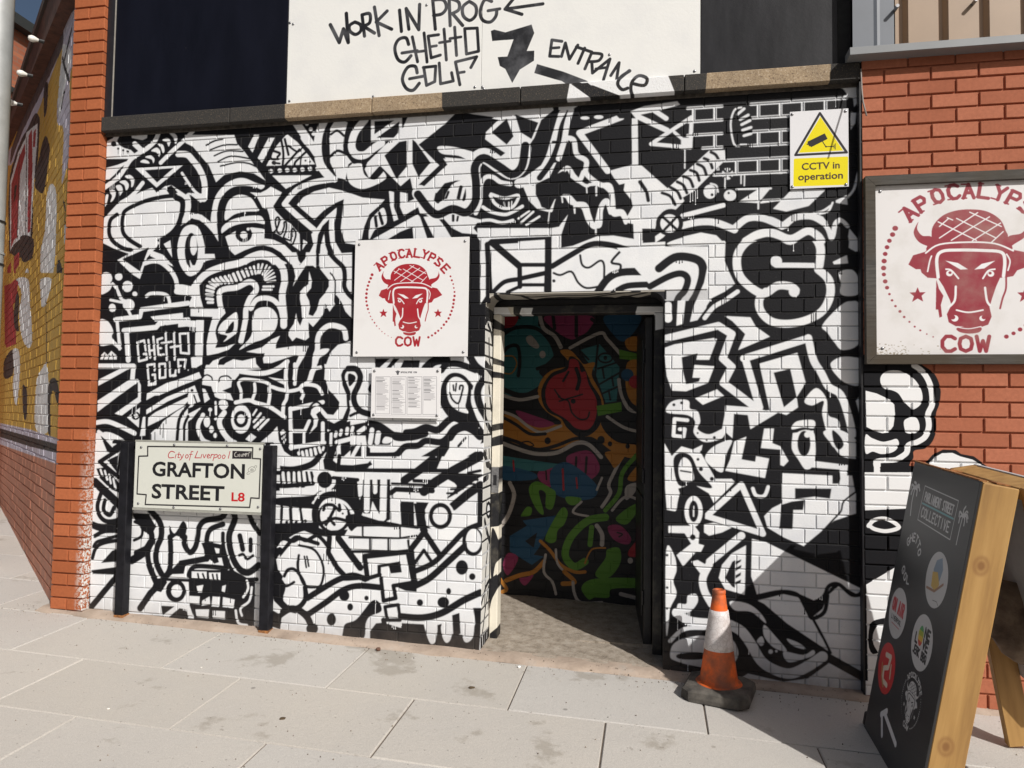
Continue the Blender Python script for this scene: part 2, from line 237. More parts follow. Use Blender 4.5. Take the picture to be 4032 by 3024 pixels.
# ---------------------------------------------------------------- traced artwork (strokes of the murals, in photograph pixels per tile)
MURAL = [
# (ox, oy, scale, commands)
(340,440,1,"kp -20 -60 3100 -240 3100 2400 -20 2100"),
(380,480,.4219,"""
wp 85 185 130 165 165 100 215 95 215 130 190 180 215 220 260 245 320 262 360 300 330 345 90 345
kd 130 130 32 160 205 26 203 250 11 250 265 11 290 275 11
kl5 203 250 203 300;kl5 250 265 250 305;kl5 290 275 290 300
wp 320 90 480 85 470 150 430 170 330 150
ws42 590 70 550 170 480 240 400 290 320 350 260 440 200 520 80 610
wl45 355 205 420 265
kd 445 190 22
ws38 900 85 820 170 700 280 600 380
wb 510 270 560 240 590 270 585 325 560 285
wb 570 205 620 215 635 270 620 290 600 240
wb 615 170 660 150 690 180 675 230 655 190
wb 680 105 730 110 755 150 735 205 720 150
wb 410 375 440 352 480 365 490 388
wb 455 330 500 310 540 345 530 385 515 350
wp 90 430 200 400 280 368 292 380 220 430 170 490 120 535 80 540
wb 265 510 310 495 350 530 345 590 325 608 320 550
wb 215 560 265 545 300 580 295 620 275 638 260 590
wb 180 600 225 590 245 640 215 690 205 650
wb 120 650 165 635 178 680 155 730 130 745 145 690
wb 85 690 110 680 100 740 80 790
wp 360 430 805 405 560 612
kp 450 450 722 430 565 566
ws38 430 570 330 690 220 760
wp 70 900 190 770 440 640 520 615 560 660 640 600 700 590 850 690 870 860 820 940 730 1020 640 1090 560 1100 500 1180 380 1230 300 1230 160 1180 60 1130 60 960
ks38 190 865 130 920 118 1040 160 1120 250 1180 320 1195
ks38 740 690 620 700 450 740 280 820 245 890 245 1020 300 1095 410 1165
ks52 740 705 800 740 800 830 780 920 740 1000 680 1060 600 1105
kp 655 640 690 690 760 660 700 590 660 610
ws40 850 690 862 800 820 925 880 880 948 880
wp 628 1140 690 1105 706 1265
kp 570 1110 610 1110 650 1290 600 1180
wp 195 1290 340 1210 510 1130 560 1100 590 1130 470 1270 405 1465 330 1420
kp 240 1280 490 1170 405 1395
wp 500 1250 510 1200 620 1240 720 1350 600 1300
ws40 450 1320 520 1300 600 1310 690 1385 740 1470 750 1540
wd 90 1460 58 208 1445 35 288 1540 48 357 1605 22
ws26 150 1510 190 1560 230 1650
wb 880 960 960 1000 1010 1180 980 1360 870 1440 780 1330 755 1170 800 1010
ke 885 1200 62 165
we 905 1150 32 95
wb 730 1600 760 1520 860 1530 948 1560 948 1659 860 1620
"""),
(760,560,.28933,"""
wp -120 -100 560 -100 600 20 700 130 780 240 900 400 985 520 830 425 640 395 430 440 315 545 220 320 100 180 0 60 -100 10
ks25 180 40 300 -20 400 -40;ks22 235 105 420 40 600 35;ks22 290 185 460 120 680 125;ks22 340 265 520 190 780 225;ks22 375 325 600 275 760 290 850 330
ws80 -200 160 -80 170 0 250 90 370 150 520 160 660 150 770
ws34 -150 420 0 640 90 720
wp -80 690 0 740 100 820 180 790 200 700 110 700
wb 245 1085 262 900 310 730 420 590 560 505 700 490 860 555 975 590 930 640 850 610 700 590 560 605 440 680 360 800 325 960 322 1110
wp -20 960 120 990 245 1090 322 1090 345 1350 270 1230 180 1130 90 1060 0 1040
wb 438 1060 445 900 500 780 600 720 700 720 800 770 870 880 890 935 700 945 560 985
wb 395 1160 500 1070 650 1020 800 1000 930 1010 970 1110 850 1095 650 1110 500 1160 400 1245
wp 440 1285 600 1200 800 1160 970 1180 970 1310 1090 1325 1250 1400 1380 1530 1470 1659 1330 1659 1200 1500 1080 1430 960 1400 860 1410 700 1470 570 1535 500 1470
ke 690 1250 115 112
ks45 410 1255 520 1180 680 1130 850 1125 965 1160
wd 690 1262 50 750 1182 20
wb 640 1659 700 1560 850 1490 960 1475 1080 1510 1200 1600 1240 1659
kb 730 1680 850 1600 1000 1600 1060 1680
wp 775 682 920 690 1000 650 1060 605 1210 685 1090 870 1120 930 1240 1060 1330 1110 1450 1250 1460 1480 1310 1370 1200 1280 1080 1215 1040 990 1010 905 950 895 870 740
ks26 1090 1230 1140 1180 1180 1060 1150 1020 1120 1080 1150 1230
ks26 1150 1230 1200 1250 1240 1150 1240 1090 1268 1095 1270 1180 1230 1300
ks26 1230 1300 1330 1330 1340 1200 1370 1180 1400 1260 1360 1380 1320 1390
ws75 1930 500 1650 545 1450 625 1340 720 1245 840
wl72 1245 840 1420 1000 1645 1190
ws72 1500 -60 1560 20 1680 140 1750 330 1840 440 1930 510
wp 1415 852 1500 750 1650 670 1850 618 2050 665 2250 740 2250 1400 2070 1370 2010 1180 2040 900 2055 775 1930 830 1800 910 1650 1055
wp 1655 1210 1800 1020 1955 890 1950 970 1920 1100 1930 1350 2050 1560 2140 1680 1470 1680 1590 1500 1640 1400 1610 1250
kp 1855 1045 1760 1140 1700 1260 1670 1500 1665 1680 1715 1680 1740 1400 1780 1250 1800 1400 1850 1540 1960 1680 2060 1680 1930 1530 1870 1380 1850 1200
wp 1490 1465 1500 1325 1555 1360
wp 1000 322 1130 60 1280 -110 1420 0 1580 190 1660 300
ks34 1060 110 1180 150 1150 200;ks34 1200 -40 1230 150 1220 320;ks34 1450 100 1330 230 1250 320;ks34 1540 130 1400 260 1380 320;ks34 1250 -40 1300 170;ks28 1300 50 1420 130 1480 80
kd 1100 280 30 1530 250 14 1590 265 16
ks28 1100 280 1180 290;ks22 1470 200 1460 310;ks30 1080 120 1060 220 1160 230
wd 1060 395 30 1180 385 30 1282 380 30 1384 378 30 1488 370 30 1590 360 30 1695 360 30
wp 750 60 830 -100 900 -100 810 140
wp 880 215 1030 -60 1110 -60 940 280
wp 1080 455 1615 450 1440 540 1265 635
wp 1855 -60 2030 -60 2050 130 2170 290 2250 310 2250 600 2080 520 1990 470 1900 330 1880 200
ks25 1885 220 1920 140 2040 108;ks30 2150 290 2085 360 2095 500 2212 590
"""),
(740,1000,.29837,"""
wp 20 70 40 240 130 160 240 90 360 60 350 0 210 0 200 60 130 150 60 150
ws90 60 480 130 370 260 250 460 170 680 120 830 50 980 25 1140 70 1250 190 1275 350 1245 520 1250 650 1262 800 1265 940
wp 50 430 150 400 160 560 200 710 20 710 20 640 60 560
wl32 262 640 330 640;wl34 245 590 328 600;wl34 240 535 325 540;wl34 245 480 335 500;wl34 255 425 345 455;wl34 285 375 370 425;wl34 325 340 400 405;wl34 375 325 440 390;wl36 430 310 490 380;wl36 490 300 540 380;wl38 600 265 640 355;wl36 545 285 585 370;wl36 655 240 700 340;wl34 710 220 750 300;wl32 765 200 800 285;wl30 820 180 850 265;wl28 870 165 895 260
wl30 930 140 925 250;wl26 985 135 950 250;wl24 1040 150 985 270;wl24 1080 175 1000 290;wl22 1110 210 1005 310;wl22 1135 250 1010 335;wl22 1150 300 1020 350;wl20 1155 350 1040 368;wl26 1130 428 995 430;wl26 1105 470 985 470
ws72 430 700 415 600 420 500 500 460 650 440 800 370 880 400 900 480 830 570 790 650 765 740 760 860 735 1000 700 1150
wp 35 725 480 725 495 780 420 860 380 950 360 1030 390 1150 360 1240 480 1230 620 1180 540 1260 400 1310 250 1340 245 1200 280 1000 325 830 35 820
wp 0 880 210 880 195 1340 90 1340 105 960 0 960
wp 40 1360 185 1360 190 1450 110 1500 50 1510
wb 400 1040 430 930 540 830 640 770 660 880 650 1000 620 1060 470 1160 520 1080
kb 490 1040 550 940 605 890 605 990 560 1040
wb 845 1040 850 860 880 760 950 710 1050 700 1130 740 1180 830 1170 960 1100 1060 980 1130 860 1170 680 1265 740 1190 800 1130
ws62 830 720 900 610 1010 580 1130 610 1215 710 1245 830 1255 950
wp 770 1290 980 1230 1100 1130 1215 1080 1160 1190 1160 1250 1400 1215 1590 1215 1540 1340 1450 1500 1430 1659 1380 1659 1400 1500 1460 1350 1420 1330 1300 1370 1100 1440 1000 1440 990 1380 1015 1310 920 1310
wp 215 1560 240 1510 330 1410 500 1345 420 1390 390 1450 410 1530 500 1440 600 1390 720 1410 890 1370 900 1450 960 1520 700 1530 670 1600 620 1659 220 1659
ws60 700 1550 900 1575 1050 1565 1200 1505 1310 1420
ws42 1310 1430 1290 1530 1300 1659
wp 1475 150 1550 60 1560 -20 1690 -20 1690 190 1590 95 1530 190 1420 360 1385 430 1420 300 1400 200 1300 -20 1430 -20
wp 1600 230 1635 350 1625 450 1555 530 1600 620 1610 700 1590 800 1650 820 1700 740 1740 600 1800 530 1860 430 1860 340 1780 240 1740 190 1730 0 1850 0 2165 -20 2165 850 2080 760 2030 640 1990 580 1930 530 1930 540 1940 660 1870 760 1810 650 1790 780 1720 880 1650 960 1590 900 1590 1000 1600 1100 1550 1140 1430 1100 1380 1150 1330 1080 1330 1020 1400 920 1430 780 1440 870 1480 950 1510 870 1500 720 1480 600 1480 500 1530 440 1590 400
ks62 1870 -10 1950 80 2050 180 2070 300 2065 430 2120 530 2220 620
ks20 1880 250 1940 350 1940 540
kb 1940 540 1990 580 2040 690 1990 700 1930 640
ws68 2085 1110 2060 1000 1960 950 1850 950 1750 1030 1712 1130 1708 1260 1680 1350 1668 1490 1640 1560 1610 1659
wb 1730 1270 1860 1250 1830 1310 1740 1370 1710 1450 1690 1400
wp 2150 1150 2150 1350 2250 1350 2250 1500 2100 1490 2030 1540 2010 1659 1800 1659 1810 1500 1880 1300 1980 1200
"""),
(740,1440,.29837,"""
wp 215 60 240 -10 690 -10 670 80 630 150 580 180 570 280 450 330 560 370 600 460 500 440 430 440 360 410 330 330 310 270 190 250 190 180 240 120
ks20 190 150 250 120 310 150 320 185;ks20 405 210 430 150 520 135 570 170
wp 0 160 130 90 165 150 100 190 0 230
wp 0 300 90 260 165 470 80 500 60 540 0 560
kd 55 325 20
kl22 80 390 120 500
wp 190 300 230 310 290 440 220 490
wp 0 640 180 545 60 690 0 740
ws50 630 485 800 455 900 490 1050 530 1170 600 1275 680
ws40 700 450 700 330 668 230 720 180 850 185 1000 210 1075 245
ws40 850 450 885 340 880 240
ws45 1060 520 1080 400 1080 280 1200 310 1310 330
ws45 1250 660 1260 520 1300 440 1310 340
ws45 1320 340 1460 310 1530 250 1700 270 1770 370
ws42 1480 300 1520 380 1500 430
ws50 1310 330 1290 200 1300 -20
ws45 1530 250 1600 190 1640 60 1750 20
wp 1060 150 1260 180 1270 250
ws45 1410 -20 1412 120 1410 240
we 700 705 130 190
ke 700 705 95 112
we 700 705 52 62
wl24 905 580 860 650;wl30 960 630 870 740;wl36 1000 690 880 810;wl34 1060 710 930 845
wp 760 970 830 890 905 940 830 1010
ws56 200 650 140 760 140 860 200 980 280 1020
we 250 740 42 72;we 310 840 30 48;we 360 920 24 32
ws68 480 620 420 710 425 800 480 900 560 990 620 1020
wb 405 480 460 450 520 480 520 550 460 585 415 540
wl28 365 480 370 640
wd 295 580 26 365 700 20
wl12 295 580 292 660
wl52 1350 575 1780 480;wl50 1350 560 1362 1090;wl50 1355 1080 1800 1015;wl50 1780 760 1780 1020;wl45 1370 862 1540 862 1600 730;wl40 1530 880 1530 1030
wp 1800 -20 2080 -20 2020 120 2040 260 2090 380 2100 560 2040 700 1930 760 1840 720 1780 650 1740 600 1690 640 1720 700 1700 800 1600 900 1660 780 1660 700 1620 640 1630 580 1700 520 1770 560 1840 640 1920 650 1990 560 2000 480 1940 400 1860 320 1820 200
ks28 1600 560 1650 500 1710 480 1770 530
kp 1430 900 1510 895 1505 1025 1390 1035 1385 905
ws40 2230 80 2130 80 2092 150 2130 260 2180 370
kb 2120 150 2212 110 2212 260 2180 300
wp 2130 460 2250 430 2250 520 2150 560 2100 740 2250 700 2250 640 2150 650
wp 960 1010 1100 890 1180 800 1200 980 1270 1130 1380 1210 1500 1260 1640 1280 1550 1330 1440 1365 1300 1350 1200 1310 1140 1260 1130 1100 1130 1010
wl36 1460 1150 1465 1165;wl38 1510 1140 1520 1180;wl38 1565 1125 1575 1185;wl38 1620 1110 1630 1180;wl38 1675 1095 1690 1165;wl36 1730 1080 1750 1140;wl32 1790 1080 1780 1110
wp 1215 870 1260 840 1290 880 1230 920
wp 1230 960 1290 900 1285 940 1245 980
wl25 1260 1020 1285 975
wp 1840 840 1885 850 1840 870
ws90 1910 1140 1830 1200 1790 1310
we 1810 1480 145 125
ke 1810 1500 82 92
wl36 1195 1410 1200 1560;wl36 1260 1420 1265 1580;wl38 1330 1425 1330 1590;wl38 1400 1430 1400 1590;wl38 1465 1430 1480 1590;wl38 1520 1420 1545 1580;wl38 1580 1420 1610 1560;wl22 1630 1400 1680 1530
ws38 1890 900 1885 1040
wl40 1955 880 1945 930;wl42 2025 855 2010 910;wl46 2105 830 2095 895;wl42 2195 820 2180 885
wl55 1965 1010 2230 945;wl55 1985 1010 2000 1370;wl60 2005 1290 2230 1080;wl60 2000 1320 2230 1265;wl70 1980 1445 2230 1440
"""),
(1380,1400,.45704,"""
wp 0 10 1100 10 1100 952 0 952
wp 1000 10 1225 10 1225 952 1000 952
ks52 -20 112 50 118 85 180 65 260 30 340 40 420 90 480 190 510
kb -20 160 35 170 42 210 -10 265
ks25 0 518 60 492 130 490
kb 150 290 178 240 178 320
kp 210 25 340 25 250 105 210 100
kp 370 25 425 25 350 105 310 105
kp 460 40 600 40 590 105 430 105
ks78 820 35 720 50 650 110
ks56 785 125 830 75 930 72 1040 110 1150 155
ks65 1030 10 1080 90 1165 160 1155 200 1110 260 1095 340 1120 440 1175 540 1210 660
kb 790 240 850 160 930 150 1000 190 1040 270 1040 400 1080 520 1110 620 900 570 800 470 770 380
wb 830 260 880 190 950 195 1010 260 1000 380 990 440 1015 497 920 470 850 400
kl15 885 255 890 300;kl15 912 240 905 305
ks17 855 320 880 380 930 410 960 320 970 265 945 260 940 290
wl28 1030 220 1085 165
kp 1000 190 1060 260 1050 300 1010 260
ks67 160 590 250 610 370 690 450 705 520 690
ks62 480 665 560 655 650 620 750 640 830 570 900 520
kp 0 600 150 570 280 630 370 720 340 770 140 770 130 690 0 690
wl28 20 620 10 660;wl36 120 625 70 660;wl40 185 640 170 750;wl45 240 670 230 745
wb 275 750 300 700 370 720 330 755
ks67 380 690 520 700 640 670
ks56 170 862 330 862 400 850 470 785 580 775 650 735 780 745 850 690
kp 570 892 780 770 860 690 850 800 790 900 720 960 600 960 660 900
kp 0 780 95 750 95 900 0 920
wl32 0 900 75 765
kp 135 770 170 800 170 880 180 960 135 960
ks78 855 700 900 640 985 610 1060 640 1115 690
kl22 930 780 990 710
kp 1100 650 1150 680 1120 760 1180 740 1180 690 1120 600
ks87 1085 870 940 960
"""),  # black shapes along this tile's top edge are shadows painted into the mural
(1100,0,.5425,"""
wl55 115 880 270 1110
ws58 335 860 292 960 278 1080 300 1200 370 1290
wd 200 900 13 228 937 14 250 970 16
wp 365 1040 370 930 400 880 450 865 495 890 470 980 460 1080 500 1190 480 1300 420 1290 370 1180
ks18 375 975 420 948 468 985;ks20 365 1140 420 1095 480 1115
wb 490 1260 520 1200 600 1190 640 1260 700 1290 745 1240 770 1300 620 1370 520 1340
ks28 615 1195 630 1260 690 1290 740 1245
ws55 620 870 550 960 525 1060 555 1120 620 1125 680 1080 740 1040
wp 665 860 890 850 890 1010 665 1030
kp 690 880 835 872 690 975
kp 705 1000 872 880 858 1000
wp 940 830 1275 825 1200 900 1010 1050 1110 1150 1160 1200 970 1380 950 1290 880 1350 730 1200 650 1290 620 1230 640 1180 760 1060 840 990 900 920
kp 762 1130 870 1030 925 1020 925 1210 850 1300
kp 965 1010 990 1030 1097 1180 1010 1285 965 1190
wb 1150 1065 1260 1065 1400 1100 1510 1120 1620 1130 1560 1160 1400 1170 1300 1130 1180 1115
wp 1190 1150 1400 1190 1390 1310 1280 1310 1200 1330 1140 1400 1010 1390 1220 1195
ws36 1390 1180 1440 1140 1500 1150 1570 1220 1650 1260 1700 1180 1735 1080
wp 1280 800 1720 780 1980 770 1990 800 1900 870 1850 1000 1760 1130 1650 1260 1560 1230 1480 1130 1500 960 1590 870
kp 1540 960 1650 860 1700 990 1650 1050
kp 1710 830 1880 890 1830 1010 1750 960
kp 1340 820 1560 850 1480 900
kp 1480 1000 1560 1060 1640 1110 1590 1150 1490 1100
wp 1760 1300 1830 1270 1850 1360 1900 1480 1960 1500 2010 1400 1960 1290 2010 1180 1900 1200
ws70 2060 830 2010 1000 1960 1160 1870 1290 1740 1330
ks60 1965 900 1880 1010 1780 1190
ks44 2140 760 2060 900 2025 1050 1970 1180 1890 1290
kl20 1950 870 1965 1000;kl18 1985 1030 2030 1030;kl18 2060 1040 2110 1040
"""),
(1380,600,.48858,"""
wp 500 310 560 300 680 215 740 190 800 105 760 40 880 50 980 60 975 185 820 200 740 250 690 300 670 390 700 440 650 410 610 340 530 320
kl22 470 260 480 320 560 320 620 360
wb 760 370 790 300 850 240 980 220 985 330 960 400 900 415 840 390 790 385
kl30 890 280 870 370;kl28 945 280 912 390;kl20 790 320 770 370
ws26 520 325 600 335 640 400 700 432 760 390 850 400
wp 310 310 350 320 350 440 385 540 350 555 320 430
wp 400 320 460 330 460 400 530 370 590 380 640 505 560 490 545 440 430 510 400 440
wp 0 330 100 365 275 380 240 420 150 500 110 600 90 700 0 700
wb 150 700 160 560 210 490 270 450 290 570 200 620
kl26 200 520 210 595;kl26 232 490 258 575
wp 180 700 540 500 560 520 620 700 510 700 500 600 400 640 300 700
wp 590 520 690 510 760 600 820 700 680 700 640 620
wp 730 510 800 440 850 430 900 490 960 520 1040 540 990 610 1030 660 900 650 820 610
kl22 828 460 828 550;kl18 868 510 860 550
ws34 1010 490 1045 400 1052 260 1090 200 1150 200 1210 240 1290 255
ws36 985 60 1060 30 1130 50 1190 130 1260 165
wp 1150 45 1269 60 1300 60 1300 170 1250 160
"""),
(1880,700,.53580,"""
wp 0 370 540 370 540 430 300 440 100 450 60 480 60 870 20 930 20 460 0 440
wp 90 490 130 480 495 455 495 840 140 845 90 835
kp 120 475 300 460 300 480 150 490
wp 545 370 600 360 620 330 665 270 615 420 615 515 700 500 880 430 1000 425 1150 450 1269 470 1380 470 1380 830 870 832 530 838 545 640
ks42 550 650 700 560 830 490 960 490 1110 530
kp 500 440 545 440 545 838 488 838
kl40 72 490 92 835;kl50 105 475 305 645;kl30 300 640 500 640;kl36 310 640 312 800;kl35 310 742 500 700;kl26 320 787 490 787
ks34 120 835 200 765 310 745;ks25 220 840 320 795
ks16 755 570 770 640 820 660 900 610 930 640 930 750;ks16 560 700 610 715 690 690 740 770 800 810 890 800;ks18 1050 540 985 620 1050 640 1045 690
kd 562 758 12
ks56 885 840 960 740 1060 695 1240 690;ks46 1010 840 1100 795 1250 785
ws22 100 120 200 150 300 130 265 210 200 225 130 190 95 130
wl9 195 180 200 210;wl9 230 180 230 212;wl9 252 175 250 205
ws24 40 215 100 250 200 270 260 250 330 210;ws22 0 320 90 310 180 330 260 312;wl16 320 330 410 250;wl16 360 345 455 285;wl14 300 300 380 245
wp 330 50 440 60 440 130 470 215 540 240 520 250 440 230 380 170
ws26 540 240 560 160 590 120 650 125 690 185 790 195 820 270 850 340 900 350 910 230 940 170 980 210 1000 270 1060 270 1090 330
ws22 520 40 560 80 600 0;ws22 690 -10 750 30 800 60 830 50 900 50 950 80 980 120 985 200
wl10 620 130 625 180;wl10 715 200 715 260;wl10 875 60 875 130;wl12 870 350 870 410;wl8 530 240 520 330
wp 1060 60 1090 0 1190 0 1269 60 1380 100 1380 300 1210 325 1210 480 1150 450 1145 340 1100 330 1145 230 1130 150
kl22 1200 20 1225 60;kl20 1240 90 1255 170
kp 1210 330 1290 310 1380 330 1380 470 1215 480
"""),
(2200,0,.5425,"""
ws40 90 800 60 900 40 1020 0 1150
wp 0 720 90 740 150 760 90 800 0 800
we 190 857 32 12;we 290 850 34 14
wl45 455 850 150 965 355 1240
wp 440 840 620 770 860 735 880 760 700 810 560 840
wl44 550 820 555 1190;wl38 560 840 785 945;wl34 690 800 780 860
wl28 670 1045 965 850 955 1070 670 1045;wl22 840 960 910 1020
wp 888 1000 962 1000 962 1082 888 1082
wl10 915 1080 915 1220
wp 370 1240 530 1195 600 1200 790 1368 1090 1095 1205 1090 1210 1160 840 1530 720 1560 700 1659 590 1659 540 1560 480 1600 550 1480 400 1290
ks22 1105 1105 1140 1125 1165 1170;ks22 1055 1150 1095 1170 1115 1220;ks22 1005 1190 1050 1215 1070 1265;ks22 955 1235 1000 1255 1020 1310;ks22 905 1280 950 1300 975 1355;ks22 860 1320 905 1345 930 1400;ks22 810 1360 860 1390 885 1440;ks22 750 1400 810 1425 845 1485
kl28 590 1320 630 1380;kl26 640 1400 650 1455
kp 400 1350 480 1330 470 1390 420 1380
ke 815 1610 95 95
we 815 1610 66 66
kl20 765 1565 868 1655;kl20 868 1560 765 1660
ws36 60 1000 110 1020 130 1120 200 1170 200 1260 300 1340 370 1350 390 1450 400 1530 460 1540 490 1600
ws34 -20 1300 60 1220 110 1280 150 1310 180 1250
ws38 -20 1400 60 1420 120 1480 180 1500 220 1600 270 1640 310 1500 350 1460 380 1540
wl9 110 1500 115 1540;wl9 200 1340 205 1400;wl9 270 1360 272 1420
"""),
(2580,900,.50633,"""
wb 100 110 250 60 380 45 480 60 545 100 520 122 300 135 130 135
wp 0 60 60 20 130 0 60 70 0 110
wp -300 150 70 140 410 140 410 560 80 560 -20 460
ks66 30 310 150 225 270 225 355 265 370 360 330 500 275 600 245 740
ks52 -40 450 100 375 200 350 252 390 230 480 170 560 140 760
wp 410 130 545 120 540 250 580 350 620 430 560 480 440 540 400 600 380 700 270 725 300 600 380 420 405 300
wp 175 560 235 560 215 740 165 755
ks46 720 500 620 470 540 520 450 590 350 720
ws34 640 490 540 560 455 610 385 695
ws62 100 600 98 660 100 700
wd 940 255 46
ws40 940 285 1080 285 1270 288
ws64 1275 285 1285 150 1230 60 1140 40 1050 95 960 50 860 50 730 90 650 180 635 280 665 380 760 470 850 505 950 445 1050 450 1090 480
wd 1080 490 42
ws62 1270 320 1350 400 1360 520 1300 640 1180 710 1030 740 900 720 820 640 810 550 860 490
wb 1430 340 1530 320 1585 400 1580 510 1450 515 1445 420
wp 1380 260 1490 205 1500 270 1390 278
wb 1300 750 1440 600 1520 565 1590 600 1590 880 1460 945 1390 880 1340 810
wb 1370 1040 1440 1000 1540 1000 1595 1030 1595 1210 1480 1200 1400 1130 1370 1080
ws38 1290 0 1340 50 1385 65 1400 0
wp 1510 0 1590 100 1580 180 1520 160 1500 60
wl58 80 855 490 755 595 820 525 1010 595 1075 530 1200 780 1390
wp 65 930 150 900 460 850 480 860 420 1020 320 1020 330 970 205 1000 215 1110 240 1210 340 1190 350 1160 290 1160 305 1060 460 1070 410 1200 240 1265 130 1260 90 1150
wp 310 1320 480 1250 535 1300 370 1370
wp 540 680 740 690 780 760 892 840 645 945 700 820 600 720
wl58 690 1010 1185 855;wl56 700 1010 810 1390
ws58 1190 850 1230 1020 1290 1120 1350 1230 1440 1290 1500 1450 1535 1600
wp 810 1050 1105 965 1170 1200 1100 1310 1110 1390 1020 1450 890 1410
kp 920 1120 1050 1090 1100 1310 1000 1390
wp 545 1375 750 1390 860 1415 1005 1400 740 1560 720 1450 612 1440 600 1630 520 1560 540 1450
wb 90 1430 110 1360 180 1330 260 1340 270 1400 330 1420 350 1500 330 1560 420 1600 540 1550 540 1600 500 1640 380 1659 300 1590 310 1500 250 1450
kd 145 1370 12 205 1355 12 330 1590 8 460 1625 12 400 1645 8
wl28 250 1490 150 1480 142 1610 220 1620 230 1560 190 1560
wb 1160 1340 1250 1240 1330 1320 1345 1450 1430 1500 1430 1680 1370 1680 1300 1450 1310 1340 1220 1375
wb 1060 1560 1100 1500 1230 1490 1235 1550 1150 1545
wp 1060 1680 1070 1590 1230 1570 1240 1680
wp 830 1680 860 1600 920 1560 910 1680
wp 1560 1340 1600 1290 1660 1270 1660 1480 1590 1450
"""),
(2600,1700,.63897,"""
wb 810 100 830 20 880 -10 940 0 955 60 950 190 900 235 850 170
ke 885 72 40 78
wd 905 18 18
wp 750 255 1060 270 1060 320 1100 320 1110 290 1105 232 880 215 860 170 950 180 1155 205 1150 270 1200 270 1212 380 1245 400 1245 490 1070 548 970 650 885 705 760 650 660 590 640 520 690 470 750 440
kp 830 348 1055 350 1045 412 950 400 830 415
kp 810 430 890 420 880 482 820 482 815 600 733 597 745 450
ks11 1205 370 1130 430 1112 490 1062 545 970 645
kp 885 702 1068 550 1245 490 1250 962 1240 970
kp 1180 260 1245 250 1245 360 1200 370
wp 455 60 530 30 500 170 585 185 590 150 670 165 645 285 400 240 430 170
wb 275 160 330 90 440 50 410 130 395 200 380 250 320 220
wp 620 100 640 -20 700 -20 690 70 740 90 790 180 760 212 740 205 740 110
wb 1005 0 1060 80 1120 150 1215 168 1245 170 1215 60 1110 -10
kb 1060 -10 1110 30 1130 80 1100 110 1070 70
wp 25 70 70 150 130 90 200 110 260 80 250 130 340 290 440 290 460 310 400 370 330 440 300 380 200 320 110 350 140 440 90 490 40 480 30 350
kb 80 180 120 130 190 150 240 250 320 345 200 330 110 325
wb 112 220 140 160 180 180 200 240 203 300 130 300
kl10 125 240 190 250
kd 255 125 11 250 230 13 318 290 13 232 170 9
wl36 500 325 285 520 632 628 500 325
ws22 570 350 590 392 640 395 665 340
kb 130 360 210 350 300 400 280 480 260 560 140 560 100 500
we 205 490 56 95
ke 205 490 30 66
wl8 205 460 205 520
wp 50 580 210 580 240 620 235 690 270 700 250 740 220 740 140 830 100 760 190 690 150 625 50 622
kd 200 650 18
wp 270 570 330 560 440 590 380 620 300 640 270 620
wl46 500 640 305 800
wp 528 700 520 1005 400 970 360 900 380 820 440 750
kp 443 800 462 790 460 962 443 955 398 900
kp 465 800 500 785 495 800 465 820;kp 463 840 500 820 498 838 463 860;kp 463 885 498 865 495 885 463 905;kp 463 925 498 910 495 930 463 945
wp 565 660 650 680 1245 970 1210 1000 1100 940 1060 950 1010 1020 960 1045 860 1000 760 980 600 1020 580 950 560 890
wp 600 1040 760 1000 850 1020 900 1080 930 1150 1040 1355 780 1180 640 1060
wp 940 1140 1000 1090 1030 1010 1100 950 1210 1020 1265 1010 1265 1490 1050 1370 1000 1280
ks24 590 1015 740 985 840 1000 900 1060 960 1045 1010 1010 1040 950 1100 940 1180 1005 1245 1000
ks24 870 1030 910 1110 940 1150 1010 1110 1030 1010
ks15 940 1150 1000 1260 1050 1362
wb 430 1045 540 1060 620 1120 650 1180 560 1110 460 1100
wb 640 1190 700 1250 780 1350 700 1330 640 1260
ws64 430 1190 500 1230 560 1310 620 1410 700 1465 800 1490 900 1450 1000 1385
wb 780 1275 860 1305 895 1340 820 1320
wb 760 1355 880 1375 940 1345 950 1370 900 1395 790 1420
wb 595 1290 625 1260 640 1300 620 1320
wd 680 1355 14 715 1352 8
wp 490 1520 540 1490 760 1540 910 1520 1040 1425 1265 1550 1265 1650 900 1590 490 1560
ws56 100 1115 180 1165 300 1180
wb 170 1010 220 1000 230 1050 180 1110 110 1110 110 1060 160 1060
wb 60 1380 80 1310 160 1270 300 1270 300 1440 200 1440 90 1410
kb 110 1370 250 1360 260 1400 120 1400
ws24 60 1290 150 1215 300 1210
wb 440 1290 470 1320 480 1380 440 1430
ws46 300 820 262 900 272 980 315 1060
wp 190 800 230 790 300 830 260 890
wb 36 730 85 760 100 850 80 920 100 1000 60 1090 50 1200 36 1230
kd 42 760 8 42 960 8 42 1090 7
kp 1205 -10 1280 -10 1280 980 1245 970 1205 940
"""),
